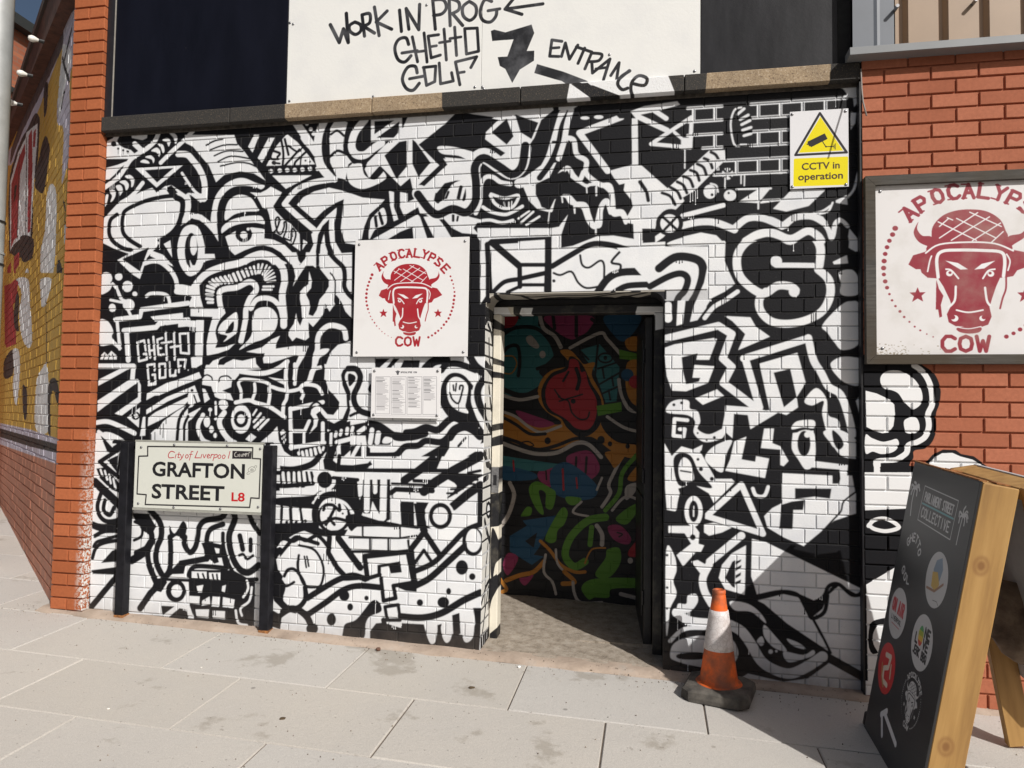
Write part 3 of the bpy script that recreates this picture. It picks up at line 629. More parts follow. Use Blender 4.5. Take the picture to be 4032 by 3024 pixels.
(1100,1800,.48232,"""
wp 0 -5 1700 -5 1700 1640 560 1500 0 1420
ks51 -10 95 120 100 260 60 320 0
kp 0 115 270 115 295 200 200 250 -10 250
wl26 30 130 40 235;wl26 75 130 80 238;wl26 118 130 122 240;wl26 160 128 168 236;wl26 200 125 212 228;wl20 240 118 255 205
kp 440 170 640 185 645 320 665 370 640 430 560 310 450 262 380 272 300 290 420 230
we 370 185 92 95
ke 370 185 62 68
kp 640 185 905 180 905 510 860 530 800 440 760 360 740 460 690 460 650 420 660 330 640 300
wl46 660 185 655 300;wl50 715 185 712 430;wl40 780 185 780 280;wl56 852 185 845 490
kp 620 520 690 480 890 540 940 560 700 562
ks54 300 560 292 430 350 330 450 305 560 345 640 450
ks37 0 362 120 372 270 340
ke 445 490 140 130
we 445 475 112 125
ks27 360 430 380 390 450 400 420 480 380 550;ks27 450 400 492 435 490 390;ks27 350 540 450 500 550 520;ks24 400 500 450 550;kd 518 460 9
kl29 90 395 98 560;kl24 20 390 10 580;kl24 165 390 190 545
kd 60 530 13 137 530 13 212 520 13
kp -10 590 250 550 390 600 560 590 530 645 300 640 200 600 100 640 -10 680
kl32 460 105 1400 110
kp 480 60 700 70 740 30 760 60 700 95 480 95
kl34 490 -10 480 90
kl29 440 168 640 185
kl29 1100 192 1290 200;kl41 910 292 950 262 1250 275;kl20 920 215 1240 228
kl68 1020 190 1130 115 1250 20;kp 1200 100 1290 -10 1330 -10 1280 110
kl76 1640 -10 1420 110 1270 205 1180 280
kl17 1480 190 1620 185;kl17 1450 225 1590 218;kl17 1400 262 1500 258;kl17 1370 295 1450 293;kl24 1540 130 1640 110
kl71 1420 400 1540 300 1640 230;kl54 1645 250 1642 540
kp 990 360 1220 370 1190 430 1205 595 1130 575 1000 545
wl30 975 360 970 540;wl20 1108 370 1112 580
we 1310 480 120 125
ke 1315 480 95 108
we 1315 480 62 72
kl17 570 655 980 662 1120 640;kl17 680 570 680 650;kl17 985 570 985 655;kl17 740 670 740 770;kl17 890 670 890 770;kl24 560 770 1060 772;kl17 1050 680 1060 770;kl22 600 558 930 552 1130 575
kl49 1170 590 1310 800;kl49 1190 600 1075 750 1100 1010;kl29 1100 870 1180 760 1240 850
ks46 1110 930 1260 860 1400 720 1520 600 1650 545;ks54 1120 1045 1230 985 1380 850 1510 730
ke 1580 690 88 118
we 1585 680 62 95
kl44 720 990 695 810 1050 772 1095 1010
kp 800 880 985 850 1000 940 910 950 890 890 830 900 830 960 800 960
kl34 720 990 820 960
kl34 830 990 850 1172 950 1150 930 1050 1110 1020
kp 930 1050 1130 1000 1120 1100 1030 1090
ks49 230 1150 340 1080 480 1000 600 965 700 995
ks49 240 1280 380 1185 520 1085 650 1050 830 1065
ks32 0 800 100 680 150 652 220 680 300 640 350 670 390 720
kl44 410 655 400 780 470 900 530 965
kl56 480 660 660 900
kp 500 940 560 980 690 960 690 1000 560 1010 500 1010
ks21 160 720 290 760 360 900 340 1040 280 1062 200 1040 150 900 160 800
kl15 160 820 150 870;kl15 205 810 220 900;kl15 225 810 240 890
ks27 40 970 70 920 130 920 200 1020 230 1140;ks22 0 1040 60 1052 120 1020
ks41 0 1000 32 1060 10 1160 60 1225 150 1228 210 1160 210 1060
ks56 0 1290 80 1240 160 1250 230 1310 262 1390
kp 0 1240 60 1240 0 1300
ke 530 1130 42 45;ke 578 1223 24 30;ke 712 1150 18 20;ke 425 1325 38 50;ke 268 1400 48 45;ke 1490 900 50 60;ke 1575 975 26 28;ke 1382 1095 20 28;ke 1148 1187 26 28;ke 1338 1185 48 45
kb 530 1480 520 1420 540 1360 620 1330 690 1250 740 1185 785 1165 825 1200 830 1260 740 1300 705 1360 685 1480
kl29 862 1222 880 1330 985 1330 970 1205 862 1222
kl41 850 1330 870 1410
kp 740 1420 790 1355 850 1350 980 1390 1190 1420 1640 1465 1630 1610 1000 1515 740 1495
ks56 990 1300 1170 1310 1330 1270 1500 1170 1640 1105
kp 1580 1230 1650 1230 1640 1480 1570 1460 1600 1350
kp 1290 1370 1325 1360 1325 1440 1290 1480
kp 1410 1290 1470 1270 1480 1440 1420 1470
wb 1195 1350 1280 1380 1275 1500 1235 1522 1200 1440
wb 1325 1370 1410 1360 1400 1480 1362 1515 1330 1460
wb 1485 1300 1580 1290 1585 1450 1540 1510 1500 1480
"""),
(350,1700,.48222,"""
wp 10 95 280 95 280 1500 10 1470
wp 280 90 1400 640 1400 1640 340 1520 280 1500
wp 1480 100 1560 100 1560 1650 1440 1640
kp 10 0 280 0 280 100 60 90
ws30 80 0 150 60 190 150;wl30 60 60 100 150
ks55 130 100 190 150 270 100
kl36 90 245 280 120;kl36 90 245 240 370;kl24 262 170 232 350
kp 150 232 240 190 226 330
kp 60 300 130 290 260 430 250 500 180 470 90 380
wl16 95 310 110 355;wl16 130 320 150 390;wl16 165 350 180 420;wl16 200 385 215 460
kl67 50 410 270 615
ks36 100 500 70 600 85 680 140 730 230 722 270 680
ks34 130 560 120 640 170 680 205 620
ks55 30 760 120 785 280 745
ks34 50 850 130 812 260 812;ks26 40 935 65 900 125 880 250 845;ks31 30 1030 60 945 130 905 250 885
kp 100 1070 190 970 245 950 250 1060
kp 20 1130 250 1100 245 1170 30 1160
kl48 20 1430 240 1165
ks50 500 640 580 740 592 850 552 960 555 1080 615 1200
ks50 390 690 480 770 515 860 482 960 490 1080 545 1220
kp 540 1200 620 1190 640 1230 590 1310 510 1290
kl53 560 1260 500 1320 420 1440
kp 640 1130 720 1130 640 1200 600 1180
ks46 612 1195 660 1120 668 960 662 860
kb 655 765 700 830 765 730 800 780 775 880 720 850 670 870
ks46 785 860 780 920 825 985 870 940 890 850 900 780 950 725 1080 700 1120 650
ks43 965 1040 960 900 990 800 1095 755
kl36 990 920 1085 940 1080 1010 990 1012
kl48 750 1075 965 1035
kp 735 1060 790 1090 775 1160 640 1165 680 1120
ks38 812 1170 860 1102 1000 1102 1120 1115
kb 1100 960 1120 1020 1150 1110 1110 1120 1080 1000
ks53 1180 650 1190 720 1145 850 1165 1000 1225 1115 1300 1150 1385 1090
ks43 1300 650 1340 750 1395 830
ks34 1095 830 1100 950 1150 1100 1230 1200 1370 1205
kl43 1232 850 1256 960;kl36 1320 880 1320 970;ks22 1225 1010 1260 1000 1290 1040 1340 1010
ks24 375 735 430 770 430 850 370 885;ks62 350 1050 450 985 515 890
ke 710 1300 82 92
we 716 1300 44 52
kl24 620 1205 850 1215
kp 810 1125 1180 1130 1360 1230 1350 1610 860 1530 820 1410
wp 840 1140 962 1142 962 1200 840 1195
wp 980 1150 1072 1150 1072 1212 985 1208
wp 820 1340 905 1345 900 1412 820 1400
wp 925 1380 985 1345 990 1410 920 1420
wp 1010 1345 1072 1350 1060 1430 1000 1425
wp 1095 1350 1190 1370 1180 1440 1090 1430
wp 870 1450 982 1450 975 1522 880 1512
wp 1010 1460 1112 1465 1110 1532 1010 1522
wp 880 1260 935 1250 920 1312 890 1312
wp 1090 1260 1120 1250 1110 1310 1085 1300
ws18 1290 1215 1300 1280 1260 1350;ws18 1330 1270 1310 1380 1240 1440 1250 1500;ws20 1200 1460 1220 1560 1290 1580
ks16 890 1160 900 1215;ks16 930 1160 950 1215;ks16 1010 1165 1020 1215;ks16 1045 1165 1050 1215
kp 560 1500 860 1525 1290 1600 1290 1650 860 1575 380 1520 380 1490
kp 690 1480 740 1440 800 1450 815 1545 640 1525
kp 590 1420 700 1425 600 1500
kl34 1490 335 1560 335;kp 1480 420 1560 430 1560 480 1480 490
kp 1480 540 1560 560 1560 600 1480 590
kp 1490 835 1560 855 1560 890 1490 930
ks48 1560 965 1500 1020 1495 1090 1560 1185
kp 1470 1440 1560 1490 1560 1600 1470 1590
ks31 1490 1290 1530 1290 1560 1400
"""),
(340,1120,.4219,"""
wb 130 -10 230 -10 220 50 150 92 130 70
wd 385 15 48 455 90 22 395 190 55
we 242 218 32 38
ws24 280 20 320 130 390 160;wl22 225 145 350 170;wl25 390 240 420 300
ws30 560 110 600 85 700 85 760 110 780 180
wl42 270 328 500 300 515 235 948 175;wl30 285 320 312 600
wl44 350 430 650 400 680 365 948 330;wp 600 300 900 265 905 335 640 345
wl48 375 430 392 705
wb 120 340 200 345 250 430 240 500 330 590 300 600 240 560 120 560
wp 130 700 140 660 170 630 200 660 235 620 280 660 285 700;kl10 160 700 175 650;kl10 205 700 215 660;kl10 250 700 245 650
wl17 545 525 480 535 490 720 565 705 560 632 525 637
wl17 580 550 600 692;wl17 625 485 642 700;wl15 590 622 635 612
wl17 695 500 655 515 667 675 720 655;wl15 660 592 710 582
wl17 740 440 752 700;wl17 700 547 790 535;wl17 820 440 825 705;wl17 780 592 865 575
wl17 955 455 880 462 880 640 955 640
wl17 640 740 565 752 580 940 647 930 642 842 610 847
wl17 685 742 742 735 737 870 690 880 685 742;wl17 775 730 780 862 835 850
wl17 860 815 860 707 930 700 915 780;wl15 865 752 900 747
wl10 950 715 950 800
wl44 115 762 440 762 430 880
wp 112 890 310 790 400 785 250 870 112 945
wp 105 1085 250 990 400 890 510 880 470 920 300 1040 105 1190
wl28 495 910 495 1060
wp 265 1205 400 1110 500 1040 510 1090 330 1225
wp 380 1240 500 1150 490 1335
kd 460 1225 40
wd 463 1225 20
wp 530 1230 552 1240 550 1410 500 1415
wp 565 1020 750 920 948 860 948 900 700 1000 560 1080
wp 560 1170 750 1050 948 970 948 1010 760 1090 560 1212
wp 580 1240 650 1190 948 1050 948 1090 900 1140 700 1260 575 1322
wp 600 1390 740 1260 850 1180 948 1120 948 1465 600 1465
ks32 950 1130 870 1250 845 1465;ks28 950 1230 915 1320 910 1465;ks20 700 1290 660 1340
kl8 690 1300 690 1400;kl8 720 1300 715 1430;kl8 745 1260 745 1300;kl8 605 1400 605 1465;kl8 640 1380 640 1465
ws40 90 1290 200 1280 330 1330 450 1390
wb 160 1380 250 1390 355 1455 250 1450 245 1520 190 1440
wp 80 1390 120 1380 190 1550 150 1562 90 1480
"""),
]
# additional tiles
EXTRA=[
(2600,640,.55118,"""
kp 560 60 1290 0 1290 560 300 560 160 250 420 100
ws34 160 380 450 305
kp 555 70 560 70
wp 560 280 700 190 790 180 700 290
wl10 560 75 870 75;wl14 545 190 790 185;wl14 720 285 860 265
ke 480 85 52 56
we 480 80 40 42
kl16 450 50 512 112;kl16 510 50 450 112
wl12 465 110 463 180
ke 362 205 64 66
we 355 208 46 50
ws12 360 150 400 165 412 210
kd 370 230 11
ke 498 235 56 52
we 498 235 44 40
kd 488 218 9
wl9 577 90 577 150;wl9 602 90 600 165;wl11 700 260 700 330
wp 805 330 940 195 1180 195 1060 310 900 350
ws50 160 450 280 425 400 430 530 480
ws50 540 460 620 400 720 395 820 430 870 455
ws46 890 450 960 395 1080 385 1170 430
ws16 1040 370 1150 350 1215 310
ws34 1150 400 1200 480 1225 540 1250 440 1280 410
wp 160 530 290 500 400 520 440 560 160 560
wb 650 560 700 500 800 480 900 530 940 560 880 560 780 530 700 545
ws55 610 560 700 510 800 500 930 545 1050 490 1120 520 1150 560
ke 66 435 98 90
we 66 435 66 66
kl20 20 390 118 480;kl20 120 385 20 490
"""),
(3000,300,.42194,"""
ws40 -20 1330 80 1330 170 1370;ws40 200 1380 300 1310 420 1290 540 1320 600 1400
ws36 600 1400 660 1500 690 1370 740 1345 800 1400
wp 110 1235 210 1130 280 1055 590 1055 420 1215 230 1260
ws18 540 1285 620 1260 660 1180
wp 0 1150 200 1140 200 1165 0 1170
wp 830 330 880 340 870 440 830 500 825 400
wp 700 95 880 85 890 250 860 290 850 200 740 190 800 175 760 120
ws22 800 1130 860 1050 900 900 930 870
wp 690 1160 790 1110 800 1200 690 1180
wp 820 1480 870 1560 890 1540 880 1640 810 1600
"""),
(1181,315,1.3646,"""
ws44 345 325 375 368 405 380 440 365 478 372 500 345 500 300 500 245 530 218 575 245 612 265 636 245 645 200
ks24 340 330 375 375 400 388 440 372 480 382 506 350 508 300 505 250 530 225 575 250 612 272 640 250 650 190
kp 680 300 760 262 800 300 790 330 760 330 735 345 722 372 700 368 680 330
"""),
(354,1654,1.2717,"""
kp 565 248 640 244 700 262 690 276 640 262 567 262
ks14 567 200 600 204 650 200 690 196
kp 130 288 182 290 205 330 190 360 160 340 140 310
kp 136 405 190 380 192 400 150 435 136 440
kp 345 380 380 376 400 440 385 445 360 420
kp 556 430 575 420 600 560 640 600 600 590 570 560 556 520
kp 556 330 600 345 640 345 600 365 575 400 556 410
kp 700 330 740 345 735 362 690 355 690 340
"""),
(1024,1654,.9926,"""
kp 300 225 385 235 390 300 410 355 405 375 380 385 350 310 300 290
kb 60 310 200 300 230 285 205 330 200 350 60 335
kp 50 410 210 405 250 440 200 435 150 445 110 470 50 490
kb 340 380 400 375 430 400 470 398 520 405 560 415 540 425 400 420 360 440
kb 50 520 90 515 60 560 55 610 80 650 45 660
kp 555 330 600 330 600 420 560 415
kp 610 330 655 330 650 410 680 430 625 430
ks16 40 495 90 470 130 480 160 470 230 490
kp 35 770 90 765 85 790 80 830 35 815
kp 560 805 650 810 665 870 560 860
kb 720 215 880 215 860 235 790 285 740 310 780 260
kp 290 160 310 90 270 110 250 160 255 195 300 205 430 190 440 160 430 170 320 185
"""),
(500,1260,.31523,"""
kp 100 170 400 150 470 60 640 90 850 95 850 455 800 470 800 610 640 650 560 720 180 830 120 700 100 450
wl26 215 255 130 280 150 515 250 490 240 420 210 425;wl24 215 255 235 380;wl26 268 250 290 470;wl26 330 210 350 490;wl24 275 385 345 375
wl26 440 225 378 245 395 440 460 430;wl22 385 355 430 350;wl26 482 155 498 500;wl24 430 290 560 270;wl26 588 155 597 495;wl24 545 340 650 325
wl26 660 172 765 165 775 420 672 410 660 172
wl26 345 550 255 562 275 800 355 790 350 680 318 685;wl24 345 550 345 630;wl25 405 550 478 545 480 715 408 725 405 550
wl25 530 525 538 700 600 685 608 630;wl25 648 650 640 495 735 495 718 600;wl22 645 580 675 572
wp 860 0 955 0 940 455 855 455;wp 800 470 940 465 940 510 880 520 870 600 815 600;wp 640 90 640 30 870 15 860 90 750 80
wp 250 915 560 780 900 650 930 720 700 810 400 940 250 950
"""),
(2200,0,.5425,"""
ke 1320 920 88 158
ws13 1325 780 1275 800 1248 900 1270 1040 1310 1060
wl20 1300 828 1345 790;wl20 1318 868 1375 835;wl20 1328 905 1388 875;wl20 1335 945 1395 925;wl20 1345 985 1395 970;wl14 1320 1050 1370 1050
"""),
]
RED=[ # right red wall painted part : plane y=-.055, tile (3380,1380,.31346)
(3380,1380,.31346,"""
kb 60 60 400 100 700 130 830 200 960 300 1030 480 1020 660 975 800 975 1000 930 1140 840 1230 700 1260 690 1350 640 1450 690 1560 640 1700 60 1700 -40 900
wp 90 505 230 540 400 620 450 680 460 800 440 950 380 1030 300 1040 200 1010 100 960
wb 275 400 290 310 380 255 520 255 620 300 720 380 790 500 805 610 770 690 690 740 640 710 570 640 500 540 420 500 330 480
ws70 700 190 800 260 880 380 920 520 925 680 875 800 885 950 840 1080 740 1150 630 1190 600 1290 480 1370
wb 570 900 620 850 720 840 765 920 760 1010 700 1040 600 1030
wb 90 1060 170 1100 300 1145 400 1130 480 1110 510 1170 470 1250 390 1290 280 1300 180 1270 90 1290
ws66 600 1290 480 1370 240 1390 230 1470
wp 90 1560 700 1550 700 1900 90 1900
wp 195 1400 280 1390 280 1560 195 1560
kb 275 1490 320 1450 700 1455 700 1550 320 1545
kp 850 1400 930 1310 1060 1245 1220 1250 1290 1300 1450 1330 1560 1410 1640 1480 1700 1610 1850 1680 1700 1700 900 1600
wp 890 1420 960 1340 1050 1290 1180 1285 1280 1330 1430 1370 1540 1430 1610 1520 1670 1620 1600 1640 1400 1560 900 1480
"""),
(3300,1700,.7982,"""
wp 120 200 480 200 480 1300 120 1300
kp 120 388 450 375 400 600 330 640 120 765
ws20 150 465 180 435 240 430 300 470 240 490 180 480 152 460
kb 155 960 200 925 260 940 260 1120 160 1085
wb 172 1000 200 955 250 970 230 1110 180 1060
wp 135 1110 200 1090 160 1290 135 1290
"""),
(3365,1380,1,"kp -20 -900 30 -900 36 0 40 560 52 1300 0 1300 -20 0"),
]
BOARD=[
(1100,0,.5425,"""
kl26 370 180 435 308 465 210 500 308 486 98
ks24 548 160 588 180 590 225 552 250 512 225 510 185 548 160
kl24 600 108 618 262;ks24 600 108 655 100 655 165 605 190;kl24 610 190 690 240
kl24 690 52 724 258;kl24 782 80 703 160 815 212
kl24 872 74 886 228
kl24 940 212 920 62 1012 215 1018 32
kl24 1112 -10 1132 212;ks24 1115 0 1190 0 1212 55 1180 100 1120 112
kl24 1232 -10 1240 186;ks24 1240 -10 1300 15 1302 70 1250 100;kl24 1258 100 1330 185
ks24 1378 10 1425 45 1425 110 1382 148 1335 115 1332 50 1378 10
ks24 1540 10 1490 0 1458 80 1475 145 1530 160 1570 120 1578 75;kl22 1515 78 1600 64
kl24 1912 28 1640 66;kl24 1700 -10 1638 66 1760 104
ks24 938 322 918 275 865 288 838 350 860 430 910 450 955 405;kl22 890 385 1000 368
kl22 965 268 1003 448;kl22 1050 240 1072 450;kl20 985 378 1065 368
kl22 1155 252 1080 262 1102 420 1168 400;kl20 1090 340 1140 332
kl22 1195 212 1212 435;kl20 1162 310 1240 298;kl22 1272 198 1286 402;kl20 1238 280 1318 268
kl22 1345 208 1436 204 1446 372 1358 392 1345 208
ks24 1000 528 985 482 930 490 893 570 920 640 970 655 1015 605;kl22 945 572 1052 552
kl22 1045 490 1135 480 1128 592 1068 620 1048 490
kl22 1160 458 1170 608 1262 588 1250 528
kl22 1310 615 1278 450 1432 412 1390 490;kl20 1292 530 1342 522
kp 1535 225 1560 215 1640 235 1790 190 1830 178 1850 240 1795 370 1850 368 1848 440 1745 505 1690 602 1640 500 1600 478 1585 415 1655 410 1700 285 1545 298
kp 1870 465 2060 520 2230 585 2330 670 2200 640 2100 600 2000 575 1850 530
kl22 2050 300 1978 290 1962 408 2030 410;kl20 1968 350 2030 345
"""),
(2200,0,.5425,"""
kp -20 560 80 560 260 640 340 760 100 640
kl22 20 410 48 312 78 430 138 328
kl22 140 460 188 350;kl22 128 340 240 378
kl22 190 500 238 385;ks22 238 385 312 395 290 440 218 448;kl22 240 450 245 530
kl22 245 530 372 428 325 578;kl20 270 500 345 490
kl22 378 548 438 455 418 592 512 512
ks24 515 515 450 560 428 610 460 650 500 640
ks24 530 605 620 620 640 570 580 550 530 600 530 680 590 750 630 740
"""),
]
LEDGE=[  # dark patch at the ledge's right end has cast shade painted in
(0,0,1,"""
xp 380 440 1122 400 1122 520 380 540
yp 1110 400 1745 350 1745 480 1110 520
xp 1740 350 2786 270 2775 400 1740 470
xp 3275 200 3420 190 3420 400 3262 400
wp 2250 290 2620 270 2660 370 2230 400
yp 2780 250 3280 220 3260 345 2775 370
"""),
(2200,0,.5425,"""
kp -20 600 80 560 240 640 460 800 460 700 250 620
kp 90 610 210 600 450 800 300 760
ks24 515 515 450 560 428 610 460 650 500 640
ks24 530 605 620 620 640 570 580 550 530 600 530 680 590 750 630 740
"""),
]
ARROW=[(2200,0,.5425,"""
kp 240 660 400 660 560 860 440 860
ws0 0 0 1 1
ks26 530 680 560 740 600 760 635 740
""")]
BACK=[
(1940,1220,.6094,"""
tb 60 100 230 70 340 150 400 280 300 390 330 460 200 540 60 510
kb 40 0 60 40 160 30 150 90 100 120 60 130;rb 60 40 160 35 150 90 110 115 60 110;tp 170 40 300 40 290 110 200 90
mb 340 40 640 40 620 130 560 170 500 190 400 130;bb 720 40 960 40 860 200 780 160
ks22 390 40 400 120;ks22 540 40 540 170;ks22 640 60 700 120 620 160
ks24 65 160 150 115 280 120 370 200 410 300 430 340
ks24 290 380 400 340;ks22 60 290 100 240 160 235 175 330 165 425
cb 215 180 250 165 300 230 280 250 230 220;ce 322 288 20 24
os8 60 300 130 300 155 350 120 410 60 405
cs26 305 40 330 120 400 170 440 240
cs22 500 245 690 150 740 190 830 290
kp 560 240 700 170 860 380 800 600 720 620 640 400
tp 560 260 690 220 820 370 800 590 730 600 660 400
ks14 680 220 660 440;ks12 560 260 620 320;ke 728 310 50 36;te 728 310 40 24;ke 728 310 12 14
ks12 680 380 830 330;ks12 690 480 830 400;ks12 710 540 820 490;ks12 710 380 720 440;ks12 770 430 780 490;ks12 750 520 760 580
ob 435 265 500 260 560 320 590 350 660 340 640 420 690 520 720 620 700 740 800 850 960 880 960 960 800 930 640 820 540 850 400 900 200 880 60 810 60 680 200 700 400 740 440 720 340 650 290 560 310 460 380 390 500 360 480 320
kb 320 500 380 410 470 370 500 300 560 330 600 390 640 480 700 580 700 720 640 800 560 820 480 760 440 700 360 660 320 590
rb 345 500 390 430 480 390 500 320 550 330 570 400 600 400 620 480 670 580 665 700 620 770 540 765 490 720 450 690 380 650 345 590
ks10 400 515 440 570 490 590 510 660 560 705 610 700 625 660;ks10 430 590 580 545;kd 520 590 16;kd 430 560 9
ks24 540 380 560 450 545 510;ks14 490 400 455 460
ks30 60 510 170 550 280 540;cs22 60 550 170 580 290 560
mb 150 650 260 680 400 735 300 760 200 720
cs18 60 655 150 690 240 760 320 790 440 750
ks20 60 690 150 740 240 800 340 800
ks22 60 820 150 850 280 900 400 880 540 830 640 850 740 960
cs26 60 860 200 910 300 930 420 920 540 860 620 870 700 950
gp 670 620 830 595 835 655 680 685;gp 815 255 965 290 960 335 820 315
ob 855 200 910 170 965 190 965 260 880 260;ob 870 340 965 350 965 600 900 600 860 500
be 870 420 40 40;re 925 465 45 42;cs24 815 450 830 540 880 640 960 660
ks26 840 460 860 560 920 640 965 650
ks20 740 680 850 780 960 820;cs20 740 690 850 760 960 790;ke 355 845 20 22;ke 700 840 24 26;ke 758 865 14 16;ke 872 880 14 16
ks8 190 855 230 850 265 875 220 885
"""),
(1940,1780,.6721,"""
mb 440 20 560 -10 620 60 620 120 560 165 480 140 440 80
ks14 490 30 485 110;ks14 550 30 545 120
mb 262 130 300 90 370 100 350 200 290 180;ks9 312 110 315 160;ks9 340 110 342 160
tp 60 20 250 50 400 70 300 110 60 110
bb 50 80 240 120 240 160 60 160;bb 340 110 440 60 600 180 600 260 500 280 360 240
rs12 410 100 415 220;rs10 120 50 125 110;rs10 490 150 495 210
cs24 100 180 125 250 95 360 50 430
gb 215 200 260 170 340 210 370 240 350 330 310 320 310 240 270 230 300 360 260 340 220 260
gb 165 370 200 320 230 330 220 370 180 375;gb 430 260 520 270 480 310 440 300
bp 175 400 370 370 270 560 240 600 300 610 230 660 100 580 100 490 200 430 
kp 190 520 260 470 240 560
gb 310 490 400 330 440 350 420 420 380 460 370 520 330 530
cs14 520 290 470 350 560 375
gs44 660 380 560 400 470 480 430 560 430 620 480 670 540 640
gs30 580 440 570 540;gs26 850 10 760 120 740 240 660 340
cs20 760 20 720 100 680 190 690 240 640 320;cs14 640 150 610 220
ob 660 0 780 0 720 90 690 60;ob 790 150 870 60 870 130 830 170
cb 780 200 850 180 830 240 780 280;cs16 880 290 780 260 700 340
gb 720 390 800 320 870 300 790 420
mb 680 430 750 430 810 500 790 540 720 520 680 470;ks8 730 470 760 480 740 495
cs26 610 430 640 480 640 540
gb 670 570 740 560 750 640 700 720 640 740 600 710 660 620
gb 520 790 600 740 860 740 870 790 700 800 680 850 600 850 560 860
rb 800 570 870 500 870 600 800 610;ce 806 635 16 18
mb 60 660 90 590 150 620 90 720;os26 80 750 160 720 240 700 300 640
os20 280 520 340 580 400 660 480 700 540 700;os10 540 650 580 570 660 560
cs16 310 600 300 700 350 760 370 830;cs14 370 570 380 650 430 710
os26 420 700 480 760 410 770;mb 155 740 200 730 240 720 190 780
cs18 470 760 480 830 520 880 640 880;cs24 750 830 870 860
os22 40 740 80 800 50 820
"""),
]
SIDE=[ # grey-lilac l, yellow y, black k(dark brown), red r, white w
(0,0,.7233,"""
yp -40 800 300 -200 420 -100 420 1700 -80 1700
lp -10 900 70 790 390 -60 420 -60 420 200 340 250 150 760 60 900
ds22 60 850 130 660 250 400 340 200 400 20
lb 350 130 420 60 400 330 380 430 380 800 340 1000 340 900 345 700 310 660 325 420 345 230
wb 345 240 390 300 350 500 320 640 318 500 335 330
ks8 390 160 350 330;ks7 340 320 375 440;ks6 350 500 330 600
kb 240 470 262 460 255 600 240 630
kb 150 700 190 620 215 640 215 720 200 950 180 1000 175 1300 120 1400 60 1380 50 1350 50 1000 100 800
kb 245 740 270 800 265 880 240 1040 210 1040 190 1000 215 850
wp 55 1370 55 990 100 830 140 750 145 720 205 670 205 730 165 1290 145 1280 110 1300 75 1330
rp 60 1350 62 1000 100 870 135 780 138 830 110 950 95 1290 75 1310
rp 150 1270 155 740 175 700 178 900 165 1260;rp 180 800 183 720 197 700 190 800
kb 80 1020 92 1010 85 1070 75 1100;kl5 105 850 95 1290;kl6 145 760 140 1270
wb 255 1060 280 1000 305 1050 305 1250 290 1500 240 1659 225 1600 220 1380 245 1250
wb 125 1540 150 1460 165 1560 160 1700 130 1700
kb 110 1290 180 1300 175 1400 120 1420;rp 40 1460 60 1420 60 1650 35 1650;rp 75 1400 105 1370 105 1440 85 1470 100 1540 80 1600 80 1700 70 1700
kb 310 1450 325 1420 340 1500 325 1700 310 1700
ks5 345 1100 355 1150 350 1250;wb 350 1230 365 1240 350 1330
"""),
(0,1100,.8439,"""
yp -40 -30 330 -30 330 770 -40 670
wb 75 0 130 0 140 110 150 280 130 320 100 260 90 150 100 60
rp 20 30 50 20 70 0 85 10 80 90 60 120 65 160 75 180 75 300 30 320 22 300
kb 80 60 90 100 85 200 90 240 70 230 65 150
wb 190 0 240 0 220 100 195 130 190 60
kb 20 380 60 330 60 440 20 460;wb 60 330 90 340 90 480 75 590 60 500 65 420
kb 105 500 125 520 125 640 110 640
wb 170 480 200 410 215 390 225 470 230 700 165 690
kb 225 500 255 460 275 510 270 590 250 520 235 560 235 730 225 700
kl5 215 100 218 380
lp 0 670 140 700 290 750 290 870 0 770
kp 0 695 140 735 290 775 290 815 140 780 0 735
sp 0 770 290 880 290 1600 0 1600
"""),
]
COW="""
rb 300 350 305 300 340 255 390 232 450 226 510 235 560 270 582 320 590 345 585 420 300 420
rb 590 345 640 330 660 300 652 275 668 310 655 345 615 375 580 400
rb 300 345 265 340 245 310 250 280 232 325 250 365 285 385 310 390
rp 285 400 605 400 650 410 688 460 650 480 625 490 610 515 585 520 560 522 545 560 530 610 520 650 528 690 515 725 490 735 392 732 365 715 358 680 375 640 370 620 345 560 325 525 285 522 262 500 258 485 240 485 212 465 230 425 275 410
rb 396 740 440 732 488 738 480 758 440 764 405 756
wl5 325 280 470 360;wl5 360 262 380 272;wl5 395 265 545 350;wl5 445 238 565 300;wl5 330 350 475 240;wl5 375 360 520 258;wl5 455 362 562 285;wl5 528 368 572 322;wl5 330 300 365 265
ws7 278 415 330 378 440 368 540 374 610 405
ws13 325 520 320 440 340 408 400 402 500 404 565 412 578 450 573 515
wp 352 448 400 458 438 485 410 487;wp 462 487 490 462 542 448 500 482
ws7 355 485 375 490 402 525;wd 368 503 13;rd 370 500 6
ws7 540 485 515 492 495 525;wd 525 505 13;rd 522 502 6
ws9 392 560 388 620 365 650;ws9 503 565 510 620 522 642;ws7 395 662 440 672 495 662
wd 388 698 14;rd 380 693 10;wd 493 698 12;rd 499 693 9;ws4 395 735 440 743 488 733
rp 318 530 328 570 345 600 335 640 340 690 330 695 325 660 316 660;rs7 583 520 582 570 570 610 560 655
ws6 285 495 293 450 300 428;ws6 590 490 598 450 585 420
rp 247 563 255 585 277 585 262 600 268 625 247 612 226 627 233 602 216 586 239 585
rp 656 563 664 585 686 585 671 600 677 625 656 612 635 627 642 602 625 586 648 585
rd 162 308 11 152 335 10 140 362 9 131 390 9 124 419 9 120 450 10 118 480 10 119 508 8 124 538 9 131 565 8 140 593 5 150 620 5 163 645 5 180 668 6 196 692 5 216 713 4 236 734 4 257 750 4 282 766 3 306 778 3
rd 750 320 7 760 350 8 770 378 6 775 407 6 780 437 7 780 467 9 775 497 10 772 525 9 767 552 9 758 580 9 748 608 9 736 635 9 719 660 9 700 683 9 681 708 7 658 728 8 636 746 9 611 763 8 584 777 9
"""
